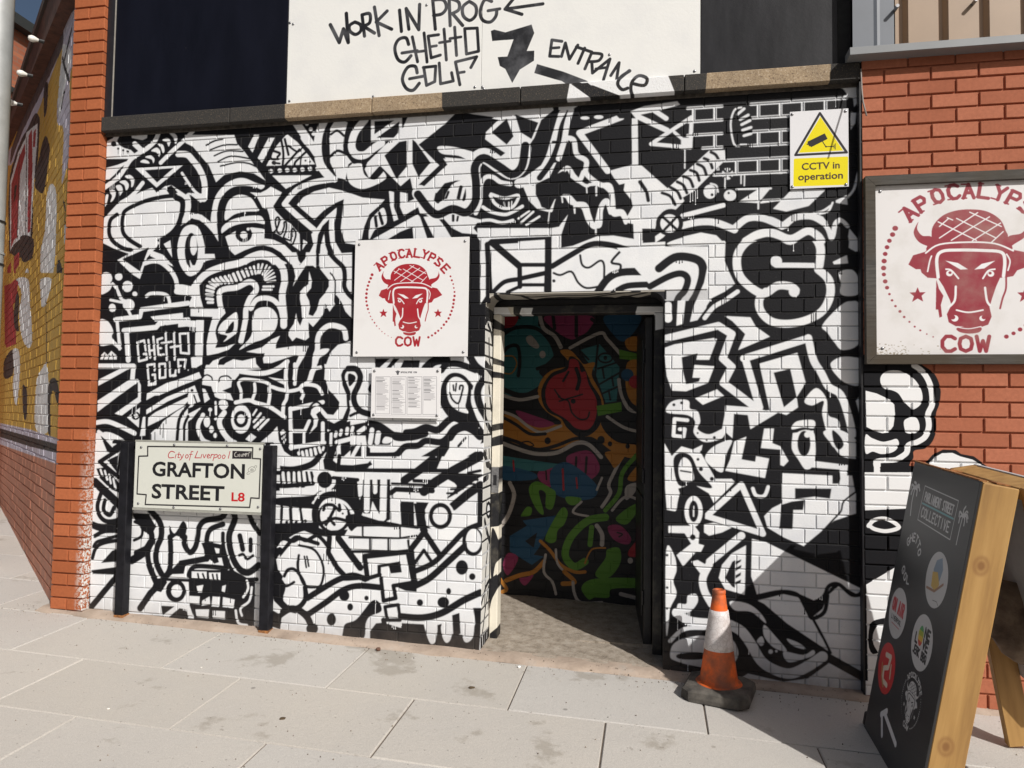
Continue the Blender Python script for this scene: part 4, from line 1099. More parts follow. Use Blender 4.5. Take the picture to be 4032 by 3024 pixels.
CITY="""
rs7 700 168 672 160 650 185 655 212 692 210;rl6 712 185 704 215;rl6 737 168 727 210 741 212;rl5 722 184 748 184
rl6 748 185 757 212;rs6 772 185 760 215 742 232;rs6 802 186 812 198 803 214 790 212 790 196 802 186
rs6 850 162 837 163 830 195 820 232;rl5 820 185 845 185
rl7 887 160 866 213 906 213;rl6 922 185 914 215;rl6 932 185 941 214 957 185;rs6 965 202 986 194 976 184 965 200 972 215 986 211
rl6 1000 185 993 215;rs6 998 195 1010 185 1018 188;rl6 1026 186 1013 236;rs6 1026 190 1046 186 1045 206 1022 214
rs6 1068 187 1078 199 1069 217 1056 214 1056 197 1068 187;rs6 1103 188 1113 200 1104 218 1091 215 1091 198 1103 188;rl6 1152 160 1138 217
"""
ABOARD=[
(3440,1780,.5780,"""
al4 350 230 578 332 520 597 300 460 350 230
el7 332 348 543 455
as7 250 430 262 330 282 245;as9 284 245 262 222 254 250;as9 284 245 268 250 256 285;as9 284 245 296 258 292 295;as9 284 245 308 238 314 262;as9 284 245 290 215 280 205;as8 284 245 304 222 312 228
as7 562 630 584 530 608 435;as9 608 435 588 405 582 438;as9 608 435 590 440 580 480;as9 608 435 620 455 614 500;as9 608 435 634 425 642 452;as9 608 435 614 395 628 372;as8 608 435 632 405 642 412;as8 608 435 630 440 636 478
"""),
]
# ================================================================ painted surfaces
WX, WZ0, WZ1 = 4.487, -.36, 2.87
art = Surf((-.02,0,WZ0), (1,0,0), (0,0,1), 4.55, WZ1-WZ0, 640, PAL['k'])
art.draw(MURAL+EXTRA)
def mortar_line(x0, z0, x1, z1, w):   # white lines painted along the joints, upper right
    art.cv.seg(art.loc([(x0+.02, z0-WZ0), (x1+.02, z1-WZ0)]), w*640/2, PAL['w'])
CRS = .075
for j in range(32, 39):
    z = j*CRS
    xa = 3.62+(.0 if j > 34 else (38-j)*.02)
    for (a, b) in ((xa, 3.80), (3.95, 4.43)) if 33 < j < 38 else ((xa+.02, 4.43),):
        if j < 35: b = min(b, 4.14)
        mortar_line(a, z+.004, b, z+.004, .017)
    if j < 38:
        for k in range(30, 39):
            x = (.16375+.1125*k) if j % 2 == 0 else (.22+.225*((k-28)) if k < 39 else 9)
            if x < xa+.03 or x > 4.42 or (3.80 < x < 3.96 and 33 <= j < 37): continue
            if j < 35 and x > 4.14: continue
            mortar_line(x, z+.004, x, z+CRS, .017)
art.draw([EXTRA[6]]+ARROW)
def soften(cv, n=2):
    for _ in range(n):
        a = cv.im; b = a.copy(); b[1:-1] = a[:-2]*.25+a[1:-1]*.5+a[2:]*.25; a = b.copy(); a[:,1:-1] = b[:,:-2]*.25+b[:,1:-1]*.5+b[:,2:]*.25; cv.im = a
soften(art.cv, 3)
rd = random.Random(11); H_, W_ = art.cv.h, art.cv.w; nd = 0
while nd < 130:   # paint runs
    x, y = rd.randrange(10, W_-10), rd.randrange(60, H_-90); a, b = art.cv.im[y,x,0], art.cv.im[y+9,x,0]
    if abs(a-b) < .5: continue
    col = PAL['k'] if a < b else PAL['w']; ln_ = rd.uniform(8, 34) if rd.random() < .8 else rd.uniform(34, 70)
    for dx in ([0] if rd.random() < .6 else [0, rd.uniform(5,10), rd.uniform(-12,-6)]):
        l_ = ln_*rd.uniform(.5,1); art.cv.seg(np.array([(x+dx,y),(x+dx+rd.uniform(-.6,.6),y+l_)]), rd.uniform(.9,1.5), col); art.cv.seg(np.array([(x+dx,y+l_),(x+dx,y+l_+1.5)]), 1.9, col)
    nd += 1
wmat, nt, bs = newmat('mural_paint')
t = art.tex(nt, 'mural'); d1 = noise(nt, 9, 6); d2 = noise(nt, 130, 3); d3 = noise(nt, 2.2, 3)
oi = N(nt, 'ShaderNodeObjectInfo'); c0 = mixc(nt, oi.outputs['Random'], (1,1,1), (.90,.905,.92)); t_col = mixc(nt, 1.0, t.outputs[0], c0, 'MULTIPLY')
c = mixc(nt, ramp(nt, d1, [(.42,(0,0,0)),(.75,(.5,.5,.5))]), t_col, (.80,.82,.86), 'MULTIPLY')
c = mixc(nt, ramp(nt, d2, [(.60,(0,0,0)),(.74,(.35,.35,.35))]), c, (.55,.53,.52), 'MULTIPLY')
c = mixc(nt, ramp(nt, noise(nt, 48, 3), [(.66,(0,0,0)),(.72,(.10,.10,.10))]), c, (.20,.20,.21))
gp = N(nt, 'ShaderNodeNewGeometry'); sx = N(nt, 'ShaderNodeSeparateXYZ'); L(nt, gp.outputs['Position'], sx.inputs[0])
low = N(nt, 'ShaderNodeMapRange'); L(nt, sx.outputs[2], low.inputs[0]); low.inputs[1].default_value = -.02; low.inputs[2].default_value = -.26; low.inputs[3].default_value = 0; low.inputs[4].default_value = .75
lm = N(nt, 'ShaderNodeMath', operation='MULTIPLY'); L(nt, low.outputs[0], lm.inputs[0]); L(nt, noise(nt, 14, 6), lm.inputs[1])
c = mixc(nt, lm.outputs[0], c, (.12,.10,.085))
L(nt, c, bs.inputs['Base Color']); bs.inputs['Roughness'].default_value = .6; bs.inputs['Specular IOR Level'].default_value = .22
bump(nt, bs, noise(nt, 110, 5), .5, .0022)
jmat = wmat.copy(); jmat.name = 'mural_joint'; nt = jmat.node_tree; bs = nt.nodes['Principled BSDF']
src = bs.inputs['Base Color'].links[0].from_socket; L(nt, mixc(nt, .30, src, (.07,.068,.065)), bs.inputs['Base Color'])
# ---- generic brick
def brick_mat(name, cols, rough=.85, artsurf=None, artname=None, artrough=.6):
    m, nt, bs = newmat(name); oi = N(nt, 'ShaderNodeObjectInfo')
    wn1 = noise(nt, 3.2, 2); wn2 = noise(nt, 55, 5)
    ad = N(nt, 'ShaderNodeMath', operation='ADD'); L(nt, oi.outputs['Random'], ad.inputs[0]); L(nt, wn1, ad.inputs[1])
    dv = N(nt, 'ShaderNodeMath', operation='MULTIPLY'); L(nt, ad.outputs[0], dv.inputs[0]); dv.inputs[1].default_value = .62
    c = ramp(nt, dv.outputs[0], [(.15,cols[0]),(.45,cols[1]),(.8,cols[2])])
    c = mixc(nt, ramp(nt, wn2, [(.35,(0,0,0)),(.75,(.35,.35,.35))]), c, [q*.55 for q in cols[0]])
    if artsurf:
        t = artsurf.tex(nt, artname, True); c = mixc(nt, t.outputs[1], c, t.outputs[0])
    L(nt, c, bs.inputs['Base Color']); bs.inputs['Roughness'].default_value = rough; bs.inputs['Specular IOR Level'].default_value = .25
    bump(nt, bs, noise(nt, 160, 6), .45, .0015); return m
_bmesh = {}
def brick_mesh(l, h, dep, mat, key, seed=0):
    k = (round(l,4), round(h,4), dep, key, seed)
    if k not in _bmesh:
        rnd = random.Random(hash((round(l,4), seed)) & 9999)
        bm = bmesh.new(); e = .0028
        j = lambda: rnd.uniform(-.0012,.0012)
        A = [bm.verts.new((x+j(), 0, z+j())) for x, z in ((e,e),(l-e,e),(l-e,h-e),(e,h-e))]
        B = [bm.verts.new((x, e, z)) for x, z in ((0,0),(l,0),(l,h),(0,h))]
        D = [bm.verts.new((x, dep, z)) for x, z in ((0,0),(l,0),(l,h),(0,h))]
        bm.faces.new(A)
        for P, Q in ((A,B),(B,D)):
            for i in range(4): q=(i+1)%4; bm.faces.new((P[i],Q[i],Q[q],P[q]))
        me = mesh(bm); me.materials.append(mat); _bmesh[k] = me
    return _bmesh[k]
def lay(parent, O, th, rows, mat, key, dep=.03, limit=300, pn='brick', ox=0.0015):
    """rows: (z0, height, [(u0,u1),...]) ; bricks face local -y"""
    R = Matrix.Rotation(th, 4, 'Z'); T = Matrix.Translation(O) @ R
    lst = []
    camv = Vector(CAMP)
    for z0, h, segs in rows:
        for u0, u1 in segs:
            if u1-u0 < .015: continue
            c = T @ Vector(((u0+u1)/2, 0, z0+h/2)); q = _R.T @ (np.array(c)-CAMP)
            inf = q[2] < 0 and abs(q[0]/-q[2]) < .74 and abs(q[1]/-q[2]) < .56
            lst.append(((0 if inf else 50)+(c-camv).length, u0, u1, z0, h))
    lst.sort()
    for n, (dd, u0, u1, z0, h) in enumerate(lst[:limit]):
        me = brick_mesh(u1-u0, h, dep, mat, key, n % 3)
        o = bpy.data.objects.new(pn, me); C.objects.link(o); o.parent = parent
        o.matrix_local = parent.matrix_world.inverted_safe() @ (T @ Matrix.Translation((u0, random.uniform(-ox,ox*.4), z0)) @ Matrix.Rotation(random.uniform(-.004,.004), 4, 'Y'))
    if lst[limit:]:
        bm = bmesh.new()
        for dd, u0, u1, z0, h in lst[limit:]:
            y = random.uniform(-ox,ox*.4); e = .0028
            A = [bm.verts.new((u0+x, y, z0+z)) for x, z in ((e,e),(u1-u0-e,e),(u1-u0-e,h-e),(e,h-e))]
            B = [bm.verts.new((u0+x, y+e, z0+z)) for x, z in ((0,0),(u1-u0,0),(u1-u0,h),(0,h))]
            D = [bm.verts.new((u0+x, dep, z0+z)) for x, z in ((0,0),(u1-u0,0),(u1-u0,h),(0,h))]
            bm.faces.new(A)
            for P, Q in ((A,B),(B,D)):
                for i in range(4): q=(i+1)%4; bm.faces.new((P[i],Q[i],Q[q],P[q]))
        o = link('remaining_bricks', mesh(bm), mat, parent); stuff(o)
        o.matrix_local = parent.matrix_world.inverted_safe() @ T
def clip(segs, a, b):
    out = []
    for u0, u1 in segs:
        u0, u1 = max(u0,a), min(u1,b)
        if u1-u0 > .012: out.append((u0,u1))
    return out
# ================================================================ ground
gm, nt, bs = newmat('asphalt'); L(nt, ramp(nt, noise(nt, 40), [(.3,(.045,.045,.045)),(.7,(.09,.088,.085))]), bs.inputs['Base Color']); bs.inputs['Roughness'].default_value = .9
def sheet(name, poly, dz, mat):
    bm = bmesh.new(); bm.faces.new([bm.verts.new((x,y,gz(x,y)+dz)) for x,y in poly]); return struct(link(name, mesh(bm), mat))
sheet('road', [(-120,-120),(120,-120),(120,120),(-120,120)], -.14, gm)
pm, nt, bs = newmat('paving_stone_surface')
oi = N(nt, 'ShaderNodeObjectInfo'); n1 = noise(nt, 1.6, 5); n2 = noise(nt, 7, 6); n3 = noise(nt, 260, 3)
c = ramp(nt, oi.outputs['Random'], [(0,(.52,.485,.43)),(.5,(.57,.535,.485)),(1,(.55,.53,.50))])
c = mixc(nt, ramp(nt, n1, [(.35,(0,0,0)),(.7,(.5,.5,.5))]), c, (.49,.47,.445))
c = mixc(nt, ramp(nt, noise(nt, 3.1, 7, rough=.65), [(.60,(0,0,0)),(.66,(.45,.45,.45))]), c, (.25,.215,.165))
c = mixc(nt, ramp(nt, noise(nt, 19, 4), [(.70,(0,0,0)),(.74,(.5,.5,.5))]), c, (.22,.19,.155))
c = mixc(nt, ramp(nt, n3, [(.40,(.25,.25,.25)),(.6,(0,0,0))]), c, (.22,.20,.18))
vg = N(nt, 'ShaderNodeTexVoronoi'); vg.inputs['Scale'].default_value = 3.3; g9 = N(nt, 'ShaderNodeNewGeometry'); L(nt, g9.outputs[0], vg.inputs[0])
c = mixc(nt, ramp(nt, vg.outputs['Distance'], [(.030,(.55,.55,.55)),(.045,(0,0,0))]), c, (.13,.12,.11))
vg = N(nt, 'ShaderNodeTexVoronoi'); vg.inputs['Scale'].default_value = 21; L(nt, g9.outputs[0], vg.inputs[0])
c = mixc(nt, ramp(nt, vg.outputs['Distance'], [(.06,(.6,.6,.6)),(.09,(0,0,0))]), c, (.16,.14,.12))
L(nt, c, bs.inputs['Base Color']); bs.inputs['Roughness'].default_value = .75; bs.inputs['Specular IOR Level'].default_value = .3
mm = N(nt, 'ShaderNodeMath', operation='ADD'); L(nt, noise(nt, 11, 7), mm.inputs[0]); L(nt, noise(nt, 90, 4), mm.inputs[1]); bump(nt, bs, mm.outputs[0], .45, .004)
jm = simple('joint_mortar', (.15,.12,.095), .9, var=.25, scale=60, bumpd=.002)
pave = sheet('pavement', [(-9,-4.2),(7.5,-4.2),(7.5,.06),(-.2,.06),(-6,5),(-9,5)], -.008, jm)
kerb = []
def stone_mesh(l, w, seed):
    bm = bmesh.new(); r = random.Random(seed); e = .0035; g = .003
    j = lambda: r.uniform(-.002,.002)
    A = [bm.verts.new((x+j(),y+j(),0)) for x,y in ((g+e,g+e),(l-g-e,g+e),(l-g-e,w-g-e),(g+e,w-g-e))]
    B = [bm.verts.new((x,y,-.006)) for x,y in ((g,g),(l-g,g),(l-g,w-g),(g,w-g))]
    D = [bm.verts.new((x,y,-.05)) for x,y in ((g,g),(l-g,g),(l-g,w-g),(g,w-g))]
    bm.faces.new(A)
    for P, Q in ((A,B),(B,D)):
        for i in range(4): q=(i+1)%4; bm.faces.new((P[i],P[q],Q[q],Q[i]))
    me = mesh(bm); me.materials.append(pm); return me
SM = [stone_mesh(.897,.55,i) for i in range(5)]
_ex = Vector((1,0,-.0275)).normalized(); _ey = Vector((0,1,.04)).normalized(); _ez = _ex.cross(_ey).normalized(); _ey = _ez.cross(_ex)
TILT = Matrix((_ex,_ey,_ez)).transposed().to_euler()
def stone(x, y, me):
    o = bpy.data.objects.new('paving_stone', me); C.objects.link(o); o.parent = pave
    o.location = (x,y,gz(x,y)+random.uniform(-.0008,.0008)); o.rotation_euler = TILT
for r in range(6):
    y = -.10-.55*(r+1); off = .994 if r % 2 == 0 else .546
    for k in range(-6 if r < 4 else -3, 6): stone(off+.897*k, y, random.choice(SM))
for r in range(7):
    y = -.10+.55*r+.0; off = .30 if r % 2 == 0 else -.14
    for k in range(-9, 0):
        x = off+.897*k
        if x > -.26-max(0,y)*1.18: continue
        stone(x, y, random.choice(SM))
# mortar haunch along the wall foot
hm, nt, bs = newmat('haunch_mortar'); L(nt, ramp(nt, noise(nt, 6, 7), [(.3,(.30,.235,.185)),(.55,(.42,.335,.27)),(.75,(.40,.36,.32))]), bs.inputs['Base Color']); bs.inputs['Roughness'].default_value = .95; bump(nt, bs, noise(nt, 40, 6), .8, .006)
bm = bmesh.new(); prev = None
for i in range(121):
    x = -.30+i*.05; zz = gz(x,0); w = .10+.012*math.sin(x*9)+.008*math.sin(x*23)
    row = [bm.verts.new((x,.03,zz+.016)), bm.verts.new((x,-.03,zz+.012+.003*math.sin(x*17))), bm.verts.new((x,-w,gz(x,-w)+.002)), bm.verts.new((x,-w,gz(x,-w)-.03))]
    if prev:
        for a in range(3): bm.faces.new((prev[a],row[a],row[a+1],prev[a+1]))
    prev = row
struct(link('mortar_haunch', mesh(bm, True), hm))
bm = bmesh.new(); rg = random.Random(21)
for i in range(900):
    x = rg.uniform(-.6,5.4); y = -.02-abs(rg.gauss(0,.10)) if rg.random() < .7 else rg.uniform(-2.2,-.1); r_ = rg.uniform(.0015,.0045); z = gz(x,y)+(.012 if y > -.06 else .003)
    vs = [bm.verts.new((x+r_*math.cos(a)*rg.uniform(.6,1.2), y+r_*math.sin(a)*rg.uniform(.6,1.2), z-.002)) for a in (0,1.7,3.3,4.8)]; tp = bm.verts.new((x,y,z+r_*.9))
    for k in range(4): bm.faces.new((vs[k],vs[(k+1)%4],tp))
gr = stuff(link('grit', mesh(bm), simple('grit', (.20,.165,.13), .95, var=.7, scale=9))); gr['label'] = 'fine grit and crumbs scattered along the foot of the walls'; gr['category'] = 'grit'
fm, nt, bs = newmat('rough_concrete_floor')
c = ramp(nt, noise(nt, 18, 8, rough=.7), [(.3,(.15,.12,.09)),(.45,(.27,.225,.175)),(.55,(.34,.29,.235)),(.7,(.43,.38,.32))]); c = mixc(nt, ramp(nt, noise(nt, 170, 3), [(.5,(0,0,0)),(.62,(.5,.5,.5))]), c, (.42,.38,.33))
L(nt, c, bs.inputs['Base Color']); bs.inputs['Roughness'].default_value = .9; bump(nt, bs, noise(nt, 60, 8), .9, .006)
bm = bmesh.new(); G = []
for i in range(25):
    G.append([bm.verts.new((2.36+i*.055, -.055+k*.06, gz(2.36+i*.055,-.055+k*.06)+.014+.0035*math.sin(i*1.3+k*2.1)+(0 if k else -.02))) for k in range(24)])
for a, b in zip(G, G[1:]):
    for k in range(23): bm.faces.new((a[k],a[k+1],b[k+1],b[k]))
struct(link('doorway_floor', mesh(bm, True), fm))
# ================================================================ the mural wall
DL, DR, DT = 2.505, 3.502, 1.783
wall = empty('painted_brick_wall', (WX/2,0,0), 'brick wall covered by a black and white graffiti mural of faces, letters and pipes, round the doorway', 'wall')
bpy.context.view_layer.update()
WI = wall.matrix_world.inverted_safe()
bm = bmesh.new()
for a, b, z0, z1 in ((-.03,DL,-.6,DT),(DR,WX+.05,-.6,DT),(-.03,WX+.05,DT,2.86)): box(bm, a, b, .0052, .2, z0, z1)
mo = link('mortar', mesh(bm), jmat, wall); mo.matrix_local = WI
rows = []
for j in range(-5, 38):
    z0 = j*CRS+.0065; h = CRS-.0065; g = .0055
    if j % 2 == 0:
        cuts = [0,.1075,.16375]+[.16375+.1125*k for k in range(1,38)]+[4.38, 4.60]
        cuts = [q for q in cuts if q < WX+.02]; cuts = cuts if cuts[-1] > WX else cuts+[WX+.05]
    else: cuts = [0]+[.22+.225*k for k in range(0,19)]+[WX+.05]
    if j == 37: cuts = [0]+[.105+.225*k for k in range(20)]+[WX+.05]
    segs = [(a+g/2, b-g/2) for a, b in zip(cuts, cuts[1:])]
    zc = z0+h/2
    if zc < DT-.02: segs = clip(segs, 0, DL)+clip(segs, DR, WX+.05)
    elif zc < 2.03: segs = clip(segs, 0, 2.528)+clip(segs, 3.732, WX+.05)
    rows.append((z0, h, segs))
lay(wall, (0,0,0), 0, rows, wmat, 'mural', ox=.0012)
lin = boxo('lintel', 2.533, 3.727, -.0015, .19, DT, 2.022, wmat, wall, .003); lin.matrix_local = WI
# reveals: bricks turning into the opening
rev = Surf((DL,0,-.36), (0,1,0), (0,0,1), .22, 2.2, 500, (.66,.65,.62))
rev.draw([(1600,1040,.4219,"""kp 735 380 800 300 810 520 740 510
ks16 760 560 790 640 800 740;ks14 770 700 775 900 800 980;ks22 740 540 760 500 800 520
ks30 740 940 790 1010 800 1050;ks20 770 1150 780 1250 790 1350;ks26 735 1330 740 1450 790 1560;ks12 800 560 810 900"""),
(1600,1700,.4219,"""ks24 700 120 740 250 780 330;ks16 740 180 745 300 770 300 770 150;ks20 720 450 760 420
ke 765 730 24 80;we 765 730 12 50;ks20 730 830 750 930 775 1020;ks12 760 1050 740 1300 730 1600;ks10 775 1350 760 1650;ks14 700 1600 740 1450 775 1380"""),
(1400,2280,.2532,"""ks20 2060 120 2000 600 1960 900;kp 1915 900 1990 820 2085 740 2085 960 1915 1190;wl10 1970 860 1975 1030;wl8 2040 830 2035 920""")])
revm, nt, bs = newmat('reveal_paint'); t = rev.tex(nt, 'reveal_art'); L(nt, t.outputs[0], bs.inputs['Base Color']); bs.inputs['Roughness'].default_value = .6; bump(nt, bs, noise(nt, 110, 5), .4, .002)
rr = []
for j in range(-4, 24):
    z0 = j*CRS+.009; sg = [(.003,.1),(.109,.197)] if j % 2 else [(.003,.197)]
    rr.append((z0, min(CRS-.009, DT-z0), sg))
lay(wall, (DL+.001,0,0), math.pi/2, rr, revm, 'rev', dep=.01, pn='reveal_brick', ox=.0006)
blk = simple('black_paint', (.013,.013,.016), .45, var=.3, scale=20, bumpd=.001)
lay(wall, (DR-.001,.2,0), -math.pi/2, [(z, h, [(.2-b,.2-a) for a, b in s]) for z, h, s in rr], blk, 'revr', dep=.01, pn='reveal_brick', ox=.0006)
sof = Surf((DL,0,DT), (1,0,0), (0,1,0), DR-DL, .2, 600, (.42,.39,.34))
sof.draw([(1880,1120,.36166,"""ks14 200 90 380 100 560 125 700 120 900 108 1150 108 1300 100 1480 75;ks16 480 110 620 155 900 130 1200 130 1400 105 1600 80 1750 70
kb 620 160 800 130 1100 138 1400 120 1500 150 1200 190 800 190;ks16 1400 160 1600 125 1830 80;kb 1480 150 1600 110 1750 130 1900 100 2000 160 1990 260 1600 180
kb 100 200 250 150 420 190 260 260;ks14 200 100 260 150 400 170;kp 200 185 2040 185 2040 320 200 320""")])
sfm, nt, bs = newmat('soffit_paint'); t = sof.tex(nt, 'soffit_art'); L(nt, t.outputs[0], bs.inputs['Base Color']); bs.inputs['Roughness'].default_value = .7
so = boxo('soffit', DL+.001, DR-.001, .001, .2, DT-.006, DT-.0005, sfm, wall); so.matrix_local = WI
# rounded corners of the opening
for s_, x in ((1, DL), (-1, DR)):
    bm = bmesh.new(); pts = [(x+s_*.002, DT-.007)]+[(x+s_*(.075-.073*math.sin(a)), DT-.075+.068*math.cos(a)) for a in [i*math.pi/16 for i in range(9)]]
    prism(bm, pts, .002, .198); o = link('corner_fillet', mesh(bm), [sfm if s_ > 0 else blk], wall); o.matrix_local = WI
# ================================================================ door frame, door, hallway
frs = Surf((DL,.2,-.36), (1,0,0), (0,0,1), 1.0, 2.15, 500, (.70,.66,.56))
frs.draw([(1600,1040,.4219,"""kp 800 -300 2800 -300 2800 4800 1000 4800 1000 400 800 405
kp 800 500 895 560 895 620 800 600;kp 800 870 895 900 895 950 800 930;kp 800 1000 895 1015 895 1065 800 1060;kp 800 1500 895 1480 895 1540 800 1560"""),
(1600,1040,.4219,"kp 800 1620 895 1590 895 1670 800 1690"),
(1600,1700,.4219,"""kp 790 60 890 40 890 120 790 140;kp 755 330 870 330 870 430 860 520 760 560;kp 790 580 870 570 865 880 785 890
kb 800 900 870 1050 870 1180 830 1240 800 1400 785 1250;kb 780 1420 870 1330 870 1420 800 1560 775 1650;kb 790 1180 830 1160 800 1290"""),
(1400,2280,.2532,"kp 2085 0 2200 -80 2200 80 2085 330;kp 2085 850 2220 740 2220 1010 2085 960"),
(1880,1120,.36166,"""wp 175 250 330 250 370 345 275 345 230 320 175 330;wp 480 255 605 255 585 325 455 325;wp 1740 240 2035 240 2035 480 1935 500 1935 335 1715 325""")])
frm, nt, bs = newmat('frame_paint'); t = frs.tex(nt, 'frame_art'); L(nt, mixc(nt, ramp(nt, noise(nt, 12, 5), [(.5,(0,0,0)),(.8,(.3,.3,.3))]), t.outputs[0], (.3,.27,.2)), bs.inputs['Base Color']); bs.inputs['Roughness'].default_value = .5; bump(nt, bs, noise(nt, 40, 4), .3, .002)
fr = empty('door_frame', (3.0,.22,gz(3,.2)), 'timber door frame with cream and black painted stripes on its left post', 'door frame')
bpy.context.view_layer.update(); FI = fr.matrix_world.inverted_safe()
def part(o, inv): o.matrix_local = inv @ o.matrix_basis; return o
part(boxo('left_post', DL+.003, DL+.052, .2, .30, -.24, 1.69, frm, fr, .004), FI)
part(boxo('right_post', DR-.056, DR-.003, .2, .30, -.27, 1.69, frm, fr, .004), FI)
part(boxo('head', DL+.003, DR-.003, .2, .30, 1.692, 1.742, frm, fr, .004), FI)
part(boxo('infill_board', DL+.003, DR-.003, .215, .23, 1.744, DT-.008, blk, fr), FI)
steel = simple('dull_steel', (.30,.30,.31), .4, .8, .3, 60)
z = wall_at(1945,1890,.2)[2]
part(boxo('strike_plate', DL+.006, DL+.050, .194, .2, z-.075, z+.075, steel, fr, .002), FI)
part(boxo('keep_slot', DL+.018, DL+.038, .1925, .194, z-.03, z+.03, blk, fr), FI)
for q in (-.06,.06): part(boxo('screw', DL+.024, DL+.032, .1925, .194, z+q-.004, z+q+.004, steel, fr), FI)
door = empty('open_door', (DR-.06,.31,-.25), 'black painted door standing open against the right side of the passage', 'door')
bpy.context.view_layer.update(); XI = door.matrix_world.inverted_safe()
Md = Matrix.Translation((DR-.062,.315,0)) @ Matrix.Rotation(math.radians(94.5), 4, 'Z')
bm = bmesh.new(); box(bm, 0, .78, 0, .044, -.22, 1.68, .003); o = link('leaf', mesh(bm), blk, door); o.matrix_local = XI @ Md
for za, zb in ((-.08,.62),(.78,1.56)):
    bm = bmesh.new(); box(bm, .1, .68, .0445, .052, za, zb, .006); o = link('panel', mesh(bm), blk, door); o.matrix_local = XI @ Md
for zc in (.05,.75,1.45):
    bm = bmesh.new(); tube(bm, [(0,.05,zc-.04),(0,.05,zc+.04)], .008); o = link('hinge', mesh(bm), blk, door); o.matrix_local = XI @ Md
BY = 1.09
back = Surf((2.2,BY,-.3), (1,0,0), (0,0,1), 1.5, 2.3, 420, PAL['k']); back.draw(BACK)
bkm, nt, bs = newmat('hallway_mural'); t = back.tex(nt, 'hall_art'); L(nt, t.outputs[0], bs.inputs['Base Color']); bs.inputs['Roughness'].default_value = .6; bump(nt, bs, noise(nt, 110, 5), .4, .002)
hw = empty('hallway_wall', (3,BY,-.2), 'brick wall inside the doorway with a colourful mural of a red flame face and a teal ball', 'wall')
bpy.context.view_layer.update(); HI = hw.matrix_world.inverted_safe()
part(boxo('mortar', 1.0, 4.4, BY+.004, BY+.1, -.4, 2.4, bkm, hw), HI)
rows = []
for j in range(-4, 28):
    z0 = j*CRS+.02; of = 0 if j % 2 else .11
    rows.append((z0, CRS-.009, [(2.16+of+.225*k+.0045, 2.16+of+.225*(k+1)-.0045) for k in range(-1, 7)]))
lay(hw, (0,BY,0), 0, rows, bkm, 'hall', ox=.001)
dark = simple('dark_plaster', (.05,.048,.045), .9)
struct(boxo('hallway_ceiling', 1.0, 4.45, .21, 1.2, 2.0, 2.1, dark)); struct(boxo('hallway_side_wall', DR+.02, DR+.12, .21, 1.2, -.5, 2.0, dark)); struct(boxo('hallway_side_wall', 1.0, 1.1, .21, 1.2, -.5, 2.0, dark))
struct(boxo('hallway_floor', 1.0, DR+.1, .3, 1.2, -.5, gz(3,.7)+.002, fm))
# ================================================================ pier, right wall, side wall
redc = [(.33,.105,.055),(.39,.13,.07),(.45,.16,.09)]
pierm = brick_mat('orange_brick', [(.30,.085,.032),(.36,.105,.04),(.43,.13,.052)])
nt = pierm.node_tree; bs = nt.nodes['Principled BSDF']; g = N(nt, 'ShaderNodeNewGeometry'); sp = N(nt, 'ShaderNodeSeparateXYZ'); L(nt, g.outputs[0], sp.inputs[0])
def mr(sock, a, b):
    m_ = N(nt, 'ShaderNodeMapRange'); L(nt, sock, m_.inputs[0]); m_.inputs[1].default_value = a; m_.inputs[2].default_value = b; return m_.outputs[0]
m1 = N(nt, 'ShaderNodeMath', operation='MULTIPLY'); L(nt, mr(sp.outputs[0], -.06, 0.0), m1.inputs[0]); L(nt, mr(sp.outputs[2], 1.0, .3), m1.inputs[1])
m2 = N(nt, 'ShaderNodeMath', operation='MULTIPLY'); L(nt, m1.outputs[0], m2.inputs[0]); L(nt, ramp(nt, noise(nt, 60, 6), [(.47,(0,0,0)),(.53,(1,1,1))]), m2.inputs[1])
src = bs.inputs['Base Color'].links[0].from_socket; L(nt, mixc(nt, m2.outputs[0], src, (.62,.62,.60)), bs.inputs['Base Color'])
pier = empty('brick_pier', (-.11,0,gz(-.1,0)), 'orange-red brick pier at the left end of the mural wall', 'pier')
bpy.context.view_layer.update(); PI_ = pier.matrix_world.inverted_safe()
YP = -.055
part(boxo('mortar', -.221, -.004, YP+.011, .05, -.4, 4.6, simple('red_mortar', (.30,.10,.05), .95, var=.2, scale=50, bumpd=.001), pier), PI_)
rows = []
for j in range(-4, 62):
    z0 = -.003+.0748*j; rows.append((z0+.009, .0658, [(-.225,0)] if j % 2 else [(-.225,-.117),(-.108,0)]))
lay(pier, (0,YP,0), 0, rows, pierm, 'pier', dep=.10, ox=.0012)
redp = Surf((4.44,YP,-.35), (1,0,0), (0,0,1), 1.9, 2.2, 640, PAL['k'], 0.); redp.draw(RED)
redm = brick_mat('painted_red_brick', redc, artsurf=redp, artname='red_wall_art')
rw = empty('red_brick_wall', (5.2,YP,gz(5.2,0)), 'red brick wall projecting beside the mural, its lower part sprayed with white cloud shapes', 'wall')
bpy.context.view_layer.update(); RI = rw.matrix_world.inverted_safe()
part(boxo('mortar', 4.493, 6.6, YP+.010, .1, -.6, 3.6, redm, rw), RI)
rows = []
for j in range(-6, 46):
    z0 = 2.748-.0743*37+.0743*j
    first = 4.596 if (j % 2 == 0) else 4.711
    cuts = [4.489]+[first+.2205*k for k in range(-1,9) if first+.2205*k > 4.52]
    rows.append((z0+.0045, .0743-.009, [(a+(.0045 if a > 4.49 else 0), b-.0045) for a, b in zip(cuts, cuts[1:])]))
lay(rw, (0,YP,0), 0, rows, redm, 'redw', dep=.05, ox=.0015)
